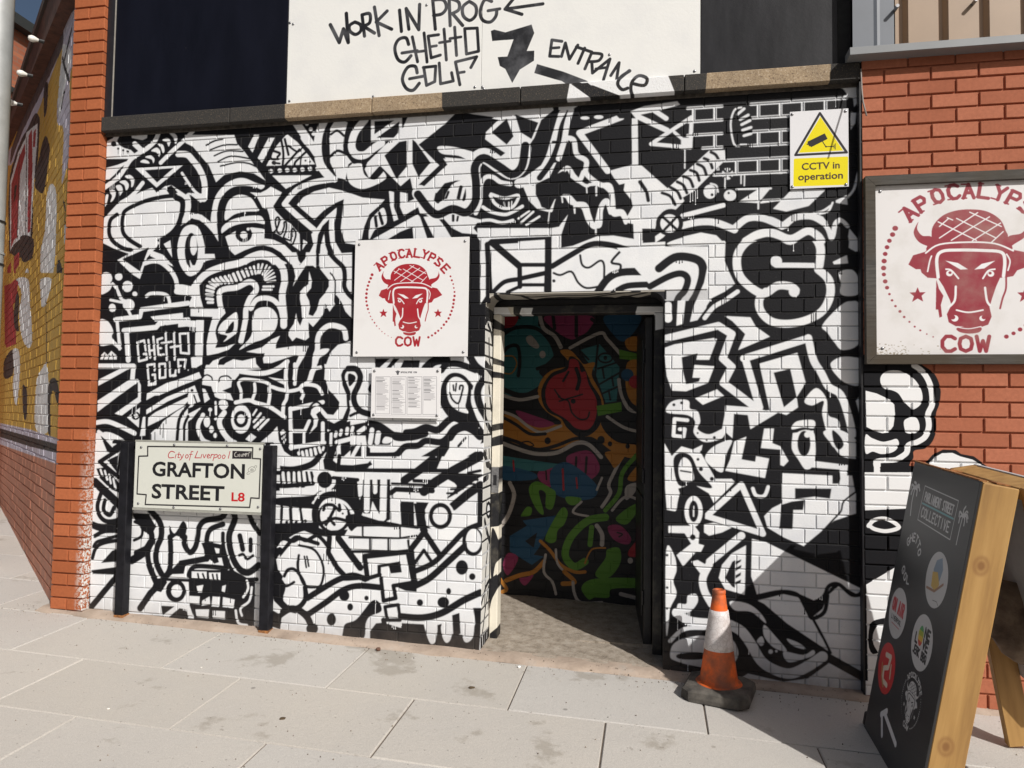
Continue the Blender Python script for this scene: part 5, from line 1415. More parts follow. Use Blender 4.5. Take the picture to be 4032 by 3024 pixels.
# black painted return of the red wall + dark strip at the corner
part(boxo('corner_strip', 4.4795, 4.4885, YP+.004, .003, -.34, 2.84, blk, rw), RI)
SD = np.array([-.765,.644,0]); SD /= np.linalg.norm(SD); SL = 7.0; S0 = np.array([-.221,-.03,0])
th = math.atan2(-SD[1], -SD[0]); so_ = S0+SD*SL
side = Surf((so_[0],so_[1],-.6), (-SD[0],-SD[1],0), (0,0,1), SL, 5.2, 260, PAL['s']); side.draw(SIDE)
sim, nt, bs = newmat('side_mural'); t = side.tex(nt, 'side_art'); L(nt, mixc(nt, ramp(nt, noise(nt, 20, 5), [(.45,(0,0,0)),(.75,(.3,.3,.3))]), t.outputs[0], (.16,.12,.09)), bs.inputs['Base Color']); bs.inputs['Roughness'].default_value = .7; bump(nt, bs, noise(nt, 110, 5), .4, .002)
sw = empty('side_brick_wall', tuple(S0), 'receding brick wall at the left with a yellow, lilac and red painted advert', 'wall')
bpy.context.view_layer.update(); SI = sw.matrix_world.inverted_safe(); ST = Matrix.Translation(Vector(so_)) @ Matrix.Rotation(th, 4, 'Z')
bm = bmesh.new(); box(bm, 0, SL, .006, .3, -.6, 4.6); o = link('mortar', mesh(bm), sim, sw); o.matrix_local = SI @ ST
rows = []
for j in range(-7, 60):
    of = 0 if j % 2 else .1125
    rows.append((.0748*j+.009, .0658, [(SL-.225*k-of-.2205, min(SL-.225*k-of-.0045, SL-.002)) for k in range(-1,31) if SL-.225*k-of-.2205 < SL-.03 and SL-.225*k-of-.2205 > 0]))
lay(sw, tuple(so_), th, rows, sim, 'side', ox=.002)
# cap/fascia of the side wall
brown = simple('dark_brown_timber', (.09,.035,.022), .8, var=.5, scale=14, bumpd=.004)
sn = np.array([-SD[1], SD[0], 0.])
if sn[1] > 0: sn = -sn
def side_at(x, y, off=0.): 
    q = on_plane((x,y), sn, sn@S0+off)[0]; return (q-so_)@(-SD), q[2]
lo = [side_at(289,0,.02), side_at(43,549,.02)]; hi = [side_at(166,0,.10), side_at(53,357,.10)]
def linez(P, u): (a, b), (c_, d) = P; return b+(d-b)*(u-a)/(c_-a)
bm = bmesh.new(); us = (.3, SL-.02)
for u in us: pass
def fascia(name, y0, y1, fa, fb, mat):
    bm = bmesh.new(); V = [[bm.verts.new((u, y, f(u))) for y in (y0,y1) for f in (fa,fb)] for u in us]
    A, B = V; bm.faces.new((A[0],A[1],A[3],A[2])); bm.faces.new((B[0],B[2],B[3],B[1])); 
    for i, j in ((0,1),(1,3),(3,2),(2,0)): bm.faces.new((A[i],B[i],B[j],A[j]))
    o = link(name, mesh(bm), mat, sw); o.matrix_local = SI @ ST; return o
fz = lambda u: linez(lo, u)
fascia('fascia_board', -.08, .1, fz, lambda u: linez(hi,u)-.07, brown)
fascia('gutter', -.10, .1, lambda u: linez(hi,u)-.07, lambda u: linez(hi,u), simple('dark_gutter', (.035,.03,.028), .6))
bulbm = simple('white_glass', (.85,.83,.78), .25, var=.05); bkp = simple('black_plastic', (.015,.015,.015), .5)
for i, (x, y, lb) in enumerate(((137,155,'white festoon bulb on the dark fascia, topmost of three'),(92,291,'white festoon bulb on the dark fascia, middle one of three'),(52,406,'white festoon bulb beside the grey post, lowest of three'))):
    P = on_plane((x,y), sn, sn@S0+.16)[0]
    bo = empty('festoon_bulb', tuple(P), lb, 'light bulb', 'festoon bulbs along the side wall')
    k = np.linalg.norm(P-CAMP)/6.2*.7
    bm = bmesh.new(); lathe(bm, [(0,-.055*k),(.02*k,-.05*k),(.03*k,-.03*k),(.03*k,-.01*k),(.018*k,.02*k),(.014*k,.03*k)], 12); R_ = Vector((sn[0],sn[1],0)).to_track_quat('Z','Y').to_matrix().to_4x4() @ Matrix.Rotation(math.pi, 4, 'X')
    o = link('glass', mesh(bm, True), bulbm, bo); o.matrix_local = R_
    bm = bmesh.new(); lathe(bm, [(0,.03*k),(.017*k,.03*k),(.019*k,.075*k),(0,.076*k)], 10); o = link('holder', mesh(bm), bkp, bo); o.matrix_local = R_
# ================================================================ far building and grey post
far = empty('far_brick_building', (-9.6,8.6,0), 'orange brick building with a dark gutter seen beyond the side wall', 'building')
fbm, nt, bs = newmat('far_brick'); bt = N(nt, 'ShaderNodeTexBrick'); bt.inputs['Scale'].default_value = 1; bt.inputs['Brick Width'].default_value = .225; bt.inputs['Row Height'].default_value = .075; bt.inputs['Mortar Size'].default_value = .008
bt.inputs['Color1'].default_value = (.40,.14,.07,1); bt.inputs['Color2'].default_value = (.30,.09,.045,1); bt.inputs['Mortar'].default_value = (.25,.13,.09,1)
g_ = N(nt, 'ShaderNodeTexCoord'); mp = N(nt, 'ShaderNodeMapping'); mp.inputs['Rotation'].default_value = (math.pi/2,0,0); L(nt, g_.outputs['Object'], mp.inputs[0]); L(nt, mp.outputs[0], bt.inputs[0]); L(nt, bt.outputs[0], bs.inputs['Base Color']); bs.inputs['Roughness'].default_value = .9
a0 = math.radians(47.0); R0 = 13.0
P1 = Vector((CAMP[0]-R0*math.sin(a0), CAMP[1]+R0*math.cos(a0), 0)); a1 = math.radians(44.2)
P2 = Vector((CAMP[0]-(R0+.7)*math.sin(a1), CAMP[1]+(R0+.7)*math.cos(a1), 0))
dr = (P2-P1).normalized(); tha = math.atan2(dr.y, dr.x); ln = (P2-P1).length
far.location = P1; far.rotation_euler = (0,0,tha); Hf = 1.09+R0*math.tan(math.radians(24.0))
link('wall', mesh((lambda b: (box(b,-3,4,0,5,-.3,Hf),b)[1])(bmesh.new())), fbm, far)
gut = simple('gutter_dark', (.03,.032,.03), .6)
link('gutter', mesh((lambda b: (box(b,-3.1,4.1,-.16,0,Hf-.02,Hf+.14),b)[1])(bmesh.new())), gut, far)
link('string_course', mesh((lambda b: (box(b,-3,4,-.05,0,Hf-1.02,Hf-.94),b)[1])(bmesh.new())), gut, far)
link('roof', mesh((lambda b: (box(b,-3.1,4.1,-.1,5.1,Hf+.14,Hf+.18),b)[1])(bmesh.new())), gut, far)
galv = simple('galvanised_steel', (.42,.44,.44), .55, .3, .12, 9)
q0 = on_plane((55,0), (0,1,0), .55)[0]; q1 = on_plane((5,1900), (0,1,0), .55)[0]
lp = empty('street_lamp_post', (q1[0]-.215,.55,gz(q1[0],.55)), 'pale grey galvanised post with strap bands at the left edge', 'post')
bm = bmesh.new(); zt = 5.5; pr_ = .105
rb = [(pr_*1.0,0),(pr_,zt)]; lathe(bm, [(pr_,-.1),(pr_,zt)], 16); link('pole', mesh(bm, True), galv, lp)
for yb in (860, 985, 1030):
    zb = on_plane((40,yb), (0,1,0), .5)[0][2]-gz(q1[0],.55)
    bm = bmesh.new(); lathe(bm, [(pr_+.001,zb-.008),(pr_+.006,zb-.008),(pr_+.006,zb+.008),(pr_+.001,zb+.008)], 16); link('band', mesh(bm), bkp if yb != 985 else galv, lp)
# ================================================================ ledge, hoarding, cladding
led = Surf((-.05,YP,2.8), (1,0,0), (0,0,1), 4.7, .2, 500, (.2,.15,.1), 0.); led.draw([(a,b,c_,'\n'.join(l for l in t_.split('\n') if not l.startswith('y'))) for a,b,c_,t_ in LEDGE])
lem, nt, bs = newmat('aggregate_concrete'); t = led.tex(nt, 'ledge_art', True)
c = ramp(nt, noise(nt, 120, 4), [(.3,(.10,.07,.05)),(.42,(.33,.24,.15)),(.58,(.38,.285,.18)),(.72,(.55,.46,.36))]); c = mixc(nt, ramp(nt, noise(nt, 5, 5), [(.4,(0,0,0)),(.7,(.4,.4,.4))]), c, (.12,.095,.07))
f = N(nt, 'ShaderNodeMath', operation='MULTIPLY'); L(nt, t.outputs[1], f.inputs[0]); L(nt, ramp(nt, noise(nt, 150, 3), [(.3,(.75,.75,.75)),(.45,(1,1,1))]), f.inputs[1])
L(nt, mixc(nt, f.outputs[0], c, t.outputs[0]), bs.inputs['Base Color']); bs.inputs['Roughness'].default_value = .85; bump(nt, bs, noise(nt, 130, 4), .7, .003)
lg = empty('concrete_ledge', (2.2,YP,2.85), 'brown concrete ledge above the mural, partly painted black', 'ledge')
bpy.context.view_layer.update(); LI = lg.matrix_world.inverted_safe()
cuts = [.002,.897,1.814,2.699,3.599,4.485]
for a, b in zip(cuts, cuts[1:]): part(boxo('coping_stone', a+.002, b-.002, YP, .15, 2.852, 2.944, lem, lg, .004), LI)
part(boxo('bed_joint', .002, 4.485, -.012, .1, 2.834, 2.8525, simple('grimy_mortar', (.07,.06,.05), .95, var=.5, scale=40), lg), LI)
brd = Surf((1.2,-.02,2.9), (1,0,0), (0,0,1), 2.6, 1.0, 640, (.78,.78,.76)); brd.draw(BOARD)
wbm, nt, bs = newmat('white_board_paint'); t = brd.tex(nt, 'board_art')
c = mixc(nt, ramp(nt, noise(nt, 5, 7), [(.45,(0,0,0)),(.75,(.25,.25,.25))]), t.outputs[0], (.55,.56,.60))
vo = N(nt, 'ShaderNodeTexVoronoi', feature='DISTANCE_TO_EDGE'); vo.inputs['Scale'].default_value = 7
L(nt, c, bs.inputs['Base Color']); bs.inputs['Roughness'].default_value = .5; bump(nt, bs, noise(nt, 70, 6), .35, .002)
def dark_board(name, a, b):
    m, nt, bs = newmat(name); s_ = N(nt, 'ShaderNodeMapping'); g = N(nt, 'ShaderNodeNewGeometry'); L(nt, g.outputs[0], s_.inputs[0]); s_.inputs['Rotation'].default_value = (0,.6,0); s_.inputs['Scale'].default_value = (3,1,.7)
    c = mixc(nt, ramp(nt, noise(nt, 2.2, 5, s_.outputs[0]), [(.35,(0,0,0)),(.75,(1,1,1))]), a, b)
    bs.inputs['Specular IOR Level'].default_value = .3
    c = mixc(nt, ramp(nt, noise(nt, 22, 2), [(.77,(0,0,0)),(.79,(.6,.6,.6))]), c, (.30,.28,.25))
    L(nt, c, bs.inputs['Base Color']); bs.inputs['Roughness'].default_value = .42; bump(nt, bs, noise(nt, 30, 5), .25, .002); return m
hb = empty('hoarding', (2.2,-.02,2.95), 'hoarding above the ledge, its white board lettered WORK IN PROG and GHETTO GOLF', 'hoarding')
bpy.context.view_layer.update(); BI = hb.matrix_world.inverted_safe()
navy = dark_board('navy_board', (.002,.0022,.006), (.005,.0055,.012)); chal = dark_board('scuffed_black_board', (.005,.005,.007), (.026,.026,.03))
part(boxo('navy_board', .055, 1.251, -.02, .0, 2.946, 4.2, navy, hb, .001), BI)
part(boxo('white_board', 1.254, 2.463, -.02, .0, 2.946, 3.62, wbm, hb, .001), BI)
part(boxo('white_board', 2.465, 3.684, -.02, .0, 2.946, 4.2, wbm, hb, .001), BI)
part(boxo('navy_board', 1.254, 2.463, -.021, .0, 3.623, 4.2, navy, hb, .001), BI)
part(boxo('black_board', 3.688, 4.383, -.02, .0, 2.946, 4.2, chal, hb, .001), BI)
part(boxo('side_batten', .003, .050, -.03, .0, 2.946, 4.2, blk, hb), BI); part(boxo('side_batten', 4.386, 4.484, .012, .05, 2.946, 4.2, blk, hb), BI)
part(boxo('edge_trim', .0505, .0545, -.026, .0, 2.946, 4.2, simple('grey_sealant', (.30,.28,.25), .8), hb), BI)
bm = bmesh.new(); lathe(bm, [(0,-.003),(.006,-.0025),(.008,0),(.008,.002)], 10); scr = mesh(bm, True); scr.materials.append(steel)
def screw(parent, inv, P, nrm=(0,-1,0), me=None):
    o = link('screw', me or scr, parent=parent); M = Vector(nrm).to_track_quat('Z','Y').to_matrix().to_4x4() @ Matrix.Rotation(math.pi,4,'X'); o.matrix_local = inv @ Matrix.Translation(P) @ M; return o
for x, y in ((1900,343),(1870,343),(1905,352),(1470,380),(1140,398),(1142,90),(1155,95),(2735,280),(1680,20),(2400,430/2)): 
    P = wall_at(x, y, -.02); screw(hb, BI, (P[0], -.0215, max(P[2],2.96)))
struct(boxo('upper_wall', -.2, 4.5, .002, .2, 2.95, 4.3, dark))
# cladding
cl = empty('metal_cladding', (5.0,-.1,2.95), 'corrugated metal cladding, grey then tan, with a grey drip flashing above the red wall', 'cladding')
bpy.context.view_layer.update(); CI = cl.matrix_world.inverted_safe()
greyc = simple('grey_coated_metal', (.16,.175,.20), .45, 0, .06, 5); tanc = simple('tan_coated_metal', (.33,.235,.16), .45, 0, .06, 5)
def sheetc(name, x0, profile, mat, z0, z1, yb):
    bm = bmesh.new(); L4 = [[bm.verts.new((x0+x, yb+y+dy, z)) for x, y in profile] for z in (z0, z1) for dy in (0, .003)]
    for i in range(len(profile)-1):
        for p, q in ((0,2),(3,1),(1,0),(2,3)): bm.faces.new((L4[p][i],L4[p][i+1],L4[q][i+1],L4[q][i]))
    bm.faces.new((L4[0][0],L4[2][0],L4[3][0],L4[1][0])); bm.faces.new((L4[0][-1],L4[1][-1],L4[3][-1],L4[2][-1]))
    return part(link(name, mesh(bm), mat, cl), CI)
per = .186
xg = wall_at(3357,100,-.1)[0]; xt = wall_at(3524,100,-.1)[0]
sheetc('grey_sheet', xg, [(0,.03),(0,0),(.10,0),(.115,-.006),(.13,0),(xt-xg-.004,0)], greyc, 2.986, 4.3, -.1)
prof = []
for k in range(6):
    o_ = k*per; prof += [(o_,0),(o_+.012,0),(o_+.018,.034),(o_+.046,.034),(o_+.062,0),(o_+.150,0)]
sheetc('tan_sheet', xt, prof, tanc, 2.988, 4.3, -.102)
bm = bmesh.new(); box(bm, wall_at(3346,200,-.135)[0], 6.6, -.135, -.04, 2.944, 2.984, .002); part(link('flashing', mesh(bm), simple('grey_flashing', (.22,.23,.24), .45, 0, .06, 5), cl), CI)
part(boxo('backing', 4.5, 6.6, -.05, .1, 2.99, 4.3, dark, cl), CI)
for x, y in ((3528,32),(3836,8)):
    P = wall_at(x, y, -.12); bm = bmesh.new(); tube(bm, [(P[0],-.145,P[2]),(P[0],-.1,P[2])], .009); part(link('bolt', mesh(bm), steel, cl), CI)
# ================================================================ signs
def text(name, s, rect, y, col, parent, inv, off=0., shear=0., ext=.0004):
    """lettering fitted into rect=(x0,x1,z0,z1) on the plane y"""
    cu = bpy.data.curves.new('text', 'FONT'); cu.body = s; cu.offset = off; cu.shear = shear; cu.resolution_u = 3
    to = bpy.data.objects.new('text', cu); C.objects.link(to); dg = bpy.context.evaluated_depsgraph_get(); me = bpy.data.meshes.new_from_object(to.evaluated_get(dg)); bpy.data.objects.remove(to)
    co = np.array([v.co[:] for v in me.vertices]); a, b = co.min(0), co.max(0)
    for v in me.vertices:
        v.co = (rect[0]+(v.co.x-a[0])/(b[0]-a[0])*(rect[1]-rect[0]), y-ext, rect[2]+(v.co.y-a[1])/(b[1]-a[1])*(rect[3]-rect[2]))
    me.materials.clear(); return part(link(name, me, col, parent), inv)
def sign_mat(name, surf, rough=.35, grime=.15, tint=(.35,.3,.25)):
    m, nt, bs = newmat(name); t = surf.tex(nt, name+'_art'); L(nt, mixc(nt, ramp(nt, noise(nt, 6, 6), [(.5,(0,0,0)),(.8,(grime,)*3)]), t.outputs[0], tint), bs.inputs['Base Color']); bs.inputs['Roughness'].default_value = rough; return m
def cow_letters(cv, fn, lw):
    for ch, x, y in (('A',215,243),('P',262,203),('O',322,168),('C',383,150),('A',440,147),('L',500,146),('Y',560,156),('P',612,180),('S',663,213),('E',712,262)):
        an = math.atan2(x-448, 500-y); r = np.array([math.cos(an), math.sin(an)]); d = np.array([-math.sin(an), math.cos(an)])
        write(cv, ch, lambda i: (np.array([x,y])-r*20-d*30, r*40, d*60), fn, lw, 'r')
        write(cv, ch, lambda i: (np.array([x,y])-r*18-d*29, r*38, d*58), fn, lw, 'r')
        for s_ in (-1,1): cv.seg(fn(np.array([[x,y]-r*26+d*30*s_, [x,y]-r*8+d*30*s_])), 2.0 if lw > 8 else 1, PAL['r'])
    for ch, x in (('C',365),('O',430),('W',495)): write(cv, ch, lambda i: (np.array([x-24,776]), np.array([48,0]), np.array([0,64])), fn, lw*1.15, 'r')
s1 = Surf((1.70,-.032,1.40), (1,0,0), (0,0,1), .72, .74, 700, (.76,.75,.75))
parse(s1.cv, 1380, 920, .5252, COW, s1.px, PAL); cow_letters(s1.cv, lambda P: s1.px(np.asarray(P)*.5252+[1380,920]), 13)
def quad_px(pts, yy): return [wall_at(x, y, yy) for x, y in pts]
q = quad_px(((1398,943),(1847,936),(1842,1405),(1390,1403)), -.032)
x0, x1 = (q[0][0]+q[3][0])/2, (q[1][0]+q[2][0])/2; z0, z1 = (q[2][2]+q[3][2])/2, (q[0][2]+q[1][2])/2
sg = empty('restaurant_sign', ((x0+x1)/2,-.02,z0), 'square white wall sign with a red helmeted cow head, APOCALYPSE COW, left of the doorway', 'sign', )
bpy.context.view_layer.update(); GI = sg.matrix_world.inverted_safe()
part(boxo('panel', x0, x1, -.032, -.026, z0, z1, sign_mat('cow_panel', s1), sg, .001), GI)
for x in (x0+.025,x1-.025):
    for z in (z0+.025,z1-.025): screw(sg, GI, (x,-.0335,z)); part(boxo('spacer', x-.008, x+.008, -.026, .004, z-.008, z+.008, steel, sg), GI)
s2 = Surf((4.50,-.075,1.40), (1,0,0), (0,0,1), 1.30, .98, 520, (.72,.71,.71))
f2 = lambda P: s2.px(np.c_[((np.asarray(P)[:,0]-1380)/.5252-247)*1.30+267, ((np.asarray(P)[:,1]-920)/.5252-228)*1.138+183]*.798+[3400,680])
PAL['r'] = (.27,.018,.035)
parse(s2.cv, 1380, 920, .5252, COW, f2, PAL); cow_letters(s2.cv, lambda P: f2(np.asarray(P)*.5252+[1380,920]), 13)
for i in range(90):   # grime speckles towards the lower left corner
    a, b = abs(random.gauss(0,.12)), abs(random.gauss(0,.03)); s2.cv.seg(s2.loc([(a+.035,b+.02),(a+.035+random.uniform(0,.006),b+.02)]), random.uniform(.4,1.3), (.25,.2,.13))
PAL['r'] = (.36,.02,.03)
bs_ = empty('large_restaurant_sign', (5.1,-.07,1.37), 'large white framed sign with a dark red helmeted cow head on the red brick wall', 'sign')
bpy.context.view_layer.update(); QI = bs_.matrix_world.inverted_safe()
wood, nt, bs = newmat('weathered_timber'); mp = N(nt, 'ShaderNodeMapping'); g = N(nt, 'ShaderNodeNewGeometry'); L(nt, g.outputs[0], mp.inputs[0]); mp.inputs['Scale'].default_value = (2,30,30)
L(nt, mixc(nt, ramp(nt, noise(nt, 2.5, 4), [(.4,(0,0,0)),(.65,(1,1,1))]), ramp(nt, noise(nt, 3, 6, mp.outputs[0]), [(.3,(.035,.033,.03)),(.7,(.105,.098,.088))]), (.055,.042,.027)), bs.inputs['Base Color']); bs.inputs['Roughness'].default_value = .85; bump(nt, bs, noise(nt, 3, 6, mp.outputs[0]), .6, .003)
F0, F1, Z0, Z1, fw = 4.493, 5.86, 1.375, 2.329, .047
part(boxo('panel', F0+.03, F1-.03, -.075, -.06, Z0+.03, Z1-.03, sign_mat('large_cow_panel', s2, .4, .35, (.4,.37,.3)), bs_), QI)
for nm, poly in (('rail',[(F0,Z1),(F1,Z1),(F1-fw,Z1-fw),(F0+fw,Z1-fw)]),('rail',[(F0,Z0),(F1,Z0),(F1-fw,Z0+fw),(F0+fw,Z0+fw)]),('stile',[(F0-.0,Z0),(F0-.0,Z1),(F0+fw,Z1-fw),(F0+fw,Z0+fw)]),('stile',[(F1,Z0),(F1,Z1),(F1-fw,Z1-fw),(F1-fw,Z0+fw)])):
    cx = sum(p[0] for p in poly)/4; cz = sum(p[1] for p in poly)/4
    bm = bmesh.new(); prism(bm, [(cx+(x-cx)*.9985, cz+(z-cz)*.9985) for x, z in poly], -.098, -.056); part(link(nm, mesh(bm), wood, bs_), QI)
for x, z in ((F0+.075,Z1-.075),(F0+.08,Z0+.08)): screw(bs_, QI, (x,-.0765,z))
# menu
q = quad_px(((1463,1450),(1736,1447),(1732,1648),(1460,1646)), -.032)
x0, x1 = (q[0][0]+q[3][0])/2, (q[1][0]+q[2][0])/2; z0, z1 = (q[2][2]+q[3][2])/2, (q[0][2]+q[1][2])/2
s3 = Surf((x0,-.032,z0), (1,0,0), (0,0,1), x1-x0, z1-z0, 1000, (.76,.75,.76))
PAL['q'] = (.33,.32,.34); PAL['z'] = (.10,.10,.11)
parse(s3.cv, 1380, 1400, .45704, "ql4 218 182 343 182 336 502 213 500 218 182;ql4 355 182 480 182 472 505 350 504 355 182;ql4 353 400 475 402;ql4 492 182 616 182 610 506 486 505 492 182;ql4 628 182 742 182 740 506 622 506 628 182;zd 407 142 14 407 158 9;zl5 388 137 426 137;ql3 218 518 730 522", s3.px, PAL)
write(s3.cv, 'APOCALYPSE COW', lambda i: (np.array([433+i*10,138.]), np.array([8,0]), np.array([0,12])), lambda P: s3.px(P*.45704+[1380,1400]), 3.2, 'z')
rnd = random.Random(3)
for cx, top, bot in ((224,192,470),(362,192,495),(499,190,450),(634,190,390)):
    y = top
    while y < bot:
        hd = rnd.random() < .28; w = rnd.uniform(45,75) if hd else rnd.uniform(70,105)
        parse(s3.cv, 1380, 1400, .45704, f"{'z' if hd else 'q'}l{4.5 if hd else 2.6} {cx} {y} {cx+w} {y+1}", s3.px, PAL); y += 9 if hd else 7
mn = empty('menu_board', ((x0+x1)/2,-.02,z0), 'small white menu board with four ruled columns under the cow sign', 'sign')
bpy.context.view_layer.update(); MI = mn.matrix_world.inverted_safe()
part(boxo('panel', x0, x1, -.032, -.027, z0, z1, sign_mat('menu_panel', s3, .25, .05), mn, .001), MI)
for x in (x0+.018,x1-.018):
    for z in (z0+.018,z1-.018): screw(mn, MI, (x,-.034,z)); part(boxo('spacer', x-.006, x+.006, -.027, .004, z-.006, z+.006, bkp, mn), MI)
# cctv sign
q = quad_px(((3110,440),(3338,427),(3348,735),(3113,744)), -.012)
x0, x1 = q[0][0], q[1][0]+.003; z0, z1 = (q[2][2]+q[3][2])/2, (q[0][2]+q[1][2])/2
s4 = Surf((x0,-.012,z0), (1,0,0), (0,0,1), x1-x0, z1-z0, 1100, (.74,.74,.76)); PAL['n'] = (.80,.68,.0); PAL['k'] = (.02,.018,.02)
parse(s4.cv, 3000, 300, .42194, """np 298 775 308 768 795 748 803 756 800 1005 790 1012 300 1028 293 1020
kl22 540 345 312 735 790 710 540 345;np 545 378 342 714 757 693;kp 425 610 585 533 612 585 458 662 450 652 440 655 432 640 418 640 416 630 428 628
kl8 565 610 595 657 670 655;kd 597 657 8;kl7 672 640 672 672;kl6 683 628 683 682""", s4.px, PAL)
s4.cv.blend
cc = empty('cctv_sign', ((x0+x1)/2,-.01,z0), 'white and yellow CCTV in operation warning sign at the top right of the mural', 'sign')
bpy.context.view_layer.update(); NI = cc.matrix_world.inverted_safe()
part(boxo('panel', x0, x1, -.012, -.008, z0, z1, sign_mat('cctv_panel', s4, .3, .06), cc, .001), NI); part(boxo('mount', x0+.03, x1-.03, -.008, .003, z0+.03, z1-.03, blk, cc), NI)
ink = simple('brown_black_ink', (.05,.02,.012), .4, var=0)
def rect_px(pts, yy):
    P = quad_px(pts, yy); return (min(p[0] for p in P), max(p[0] for p in P), (P[2][2]+P[3][2])/2, (P[0][2]+P[1][2])/2)
zz = lambda x, y: (3000+x*.42194, 300+y*.42194)
text('lettering', 'CCTV in', rect_px([zz(372,808),zz(726,798),zz(726,860),zz(372,878)], -.012), -.0122, ink, cc, NI, .018)
text('lettering', 'operation', rect_px([zz(338,910),zz(756,895),zz(756,978),zz(338,992)], -.012), -.0122, ink, cc, NI, .018)
for x in (x0+.012,x1-.014):
    for z in (z0+.012,z1-.014): screw(cc, NI, (x,-.0135,z))
# street name sign
ys = -.058
qq = lambda x, y: (350+x*.48222, 1700+y*.48222)
R4 = quad_px([qq(383,88),qq(1420,100),qq(1400,658),qq(350,620)], ys)
x0, x1 = (R4[0][0]+R4[3][0])/2+.004, (R4[1][0]+R4[2][0])/2; z0, z1 = (R4[2][2]+R4[3][2])/2, (R4[0][2]+R4[1][2])/2
s5 = Surf((x0,ys,z0), (1,0,0), (0,0,1), x1-x0, z1-z0, 1300, (.62,.63,.58)); PAL['r'] = (.42,.02,.03)
parse(s5.cv, 350, 1700, .48222, "kl11 480 120 1338 130 1335 218 1402 222 1390 544 1322 540 1312 618 460 594 468 514 393 508 407 200 480 198 480 120"+CITY, s5.px, PAL)
parse(s5.cv, 350, 1700, .48222, "kp 1172 155 1330 160 1326 222 1170 220", s5.px, PAL)
PAL['q'] = (.55,.54,.5); parse(s5.cv, 350, 1700, .48222, "qs5 1205 165 1190 180 1192 200 1205 203;qs4 1212 190 1222 188 1220 200 1212 200;ql4 1230 180 1230 205;ql4 1242 185 1242 200 1252 200 1252 182;ql4 1258 203 1260 178 1268 190 1276 176 1276 200;ql4 1282 175 1282 202;ql4 1282 175 1296 178 1284 188;ql4 1300 200 1305 172 1316 168", s5.px, PAL)
PAL['q'] = (.22,.22,.2); parse(s5.cv, 350, 1700, .48222, "qs4 1305 300 1330 285 1355 295 1360 312 1335 330 1308 325 1300 312 1305 300;qs4 1318 312 1330 302 1345 312 1330 322 1318 312;qd 1331 312 5;qs4 1345 292 1358 278 1370 280 1366 294;qs4 1305 325 1290 340 1296 348 1315 342", s5.px, PAL)
st = empty('street_name_sign', ((x0+x1)/2,-.04,gz(.7,-.03)), 'white GRAFTON STREET L8 name plate on two black posts in front of the mural', 'sign')
bpy.context.view_layer.update(); TI = st.matrix_world.inverted_safe()
part(boxo('plate', x0, x1, ys, ys+.012, z0, z1, sign_mat('street_plate', s5, .35, .15, (.45,.46,.38)), st, .001), TI)
rimm = simple('grey_edge', (.30,.30,.27), .5)
part(boxo('rim', x0-.003, x1+.003, ys+.001, ys+.02, z1+.001, z1+.012, rimm, st), TI); part(boxo('rim', x0-.003, x1+.003, ys-.004, ys+.02, z0-.014, z0-.001, rimm, st), TI)
inkb = simple('black_ink', (.012,.012,.014), .4, var=0); inkr = simple('red_ink', (.50,.01,.015), .4, var=0)
def lett(s, pts, col, off):
    text('lettering', s, rect_px([qq(*p) for p in pts], ys), ys-.0002, col, st, TI, off)
lett('GRAFTON', [(520,246),(1272,258),(1272,384),(520,368)], inkb, .028); lett('STREET', [(516,426),(1105,440),(1105,566),(516,548)], inkb, .028); lett('L8', [(1166,494),(1272,497),(1272,572),(1166,568)], inkr, .024)
postm = simple('black_painted_steel', (.010,.010,.013), .5, var=.4, scale=25, bumpd=.0006, spec=.2); rust = simple('rust', (.28,.12,.04), .9, var=.5, scale=60)
for cx in (.268, 1.226):
    zt = .895; zg = gz(cx,-.04)
    P = part(boxo('post', cx-.030, cx+.030, -.070, -.012, zg-.05, zt, postm, st, .004), TI)
    o = boxo('rusted_foot', -.0305, .0305, -.0295, .0295, -.02, .008, rust, P); o.parent = P; o.matrix_local = Matrix.Translation((cx,-.041,zg+.012))
for x, y in ((428,127),(698,107),(1130,115),(1400,140),(404,585),(693,617),(1074,630),(1382,615)):
    Pp = wall_at(*qq(x,y), ys); screw(st, TI, (Pp[0],ys-.002,Pp[2]))
# loose cable beside the ledge end
bm = bmesh.new(); ca = [np.array((4.484,-.065,2.90)), *[on_plane(p, (0,1,0), y)[0] for p, y in (((3391,300),-.075),((3393,350),-.09),((3398,400),-.12),((3412,455),-.16))]]
tube(bm, [tuple(p) for p in ca], .004, 6); tag(link('loose_cable', mesh(bm, True), simple('grey_cable', (.25,.22,.2), .6)), 'thin grey loose cable hanging from the right end of the ledge', 'cable')
# ================================================================ traffic cone
cx, cy = 3.768, -.215; zg = gz(cx,cy)
cone = empty('traffic_cone', (cx,cy,zg), 'scuffed orange traffic cone with a dirty white sleeve leaning by the wall', 'traffic cone', rot=(.0,.0,math.radians(-14)))
rub, nt, bs = newmat('dirty_black_rubber'); L(nt, ramp(nt, noise(nt, 14, 6), [(.35,(.05,.045,.04)),(.7,(.15,.135,.115))]), bs.inputs['Base Color']); bs.inputs['Roughness'].default_value = .9; bump(nt, bs, noise(nt, 30, 5), .6, .004)
def octa(a, c): return [(a,-c),(a,c),(c,a),(-c,a),(-a,c),(-a,-c),(-c,-a),(c,-a)]
bm = bmesh.new(); R1 = [[bm.verts.new((x+random.uniform(-.003,.003),y,z)) for x, y in octa(a, c_)] for a, c_, z in ((.160,.118,0),(.162,.120,.02),(.158,.117,.046),(.145,.105,.056),(.10,.06,.062))]
for A, B in zip(R1, R1[1:]):
    for k in range(8): bm.faces.new((A[k],A[(k+1)%8],B[(k+1)%8],B[k]))
bm.faces.new(R1[0][::-1]); bm.faces.new(R1[-1]); link('base', mesh(bm), rub, cone)
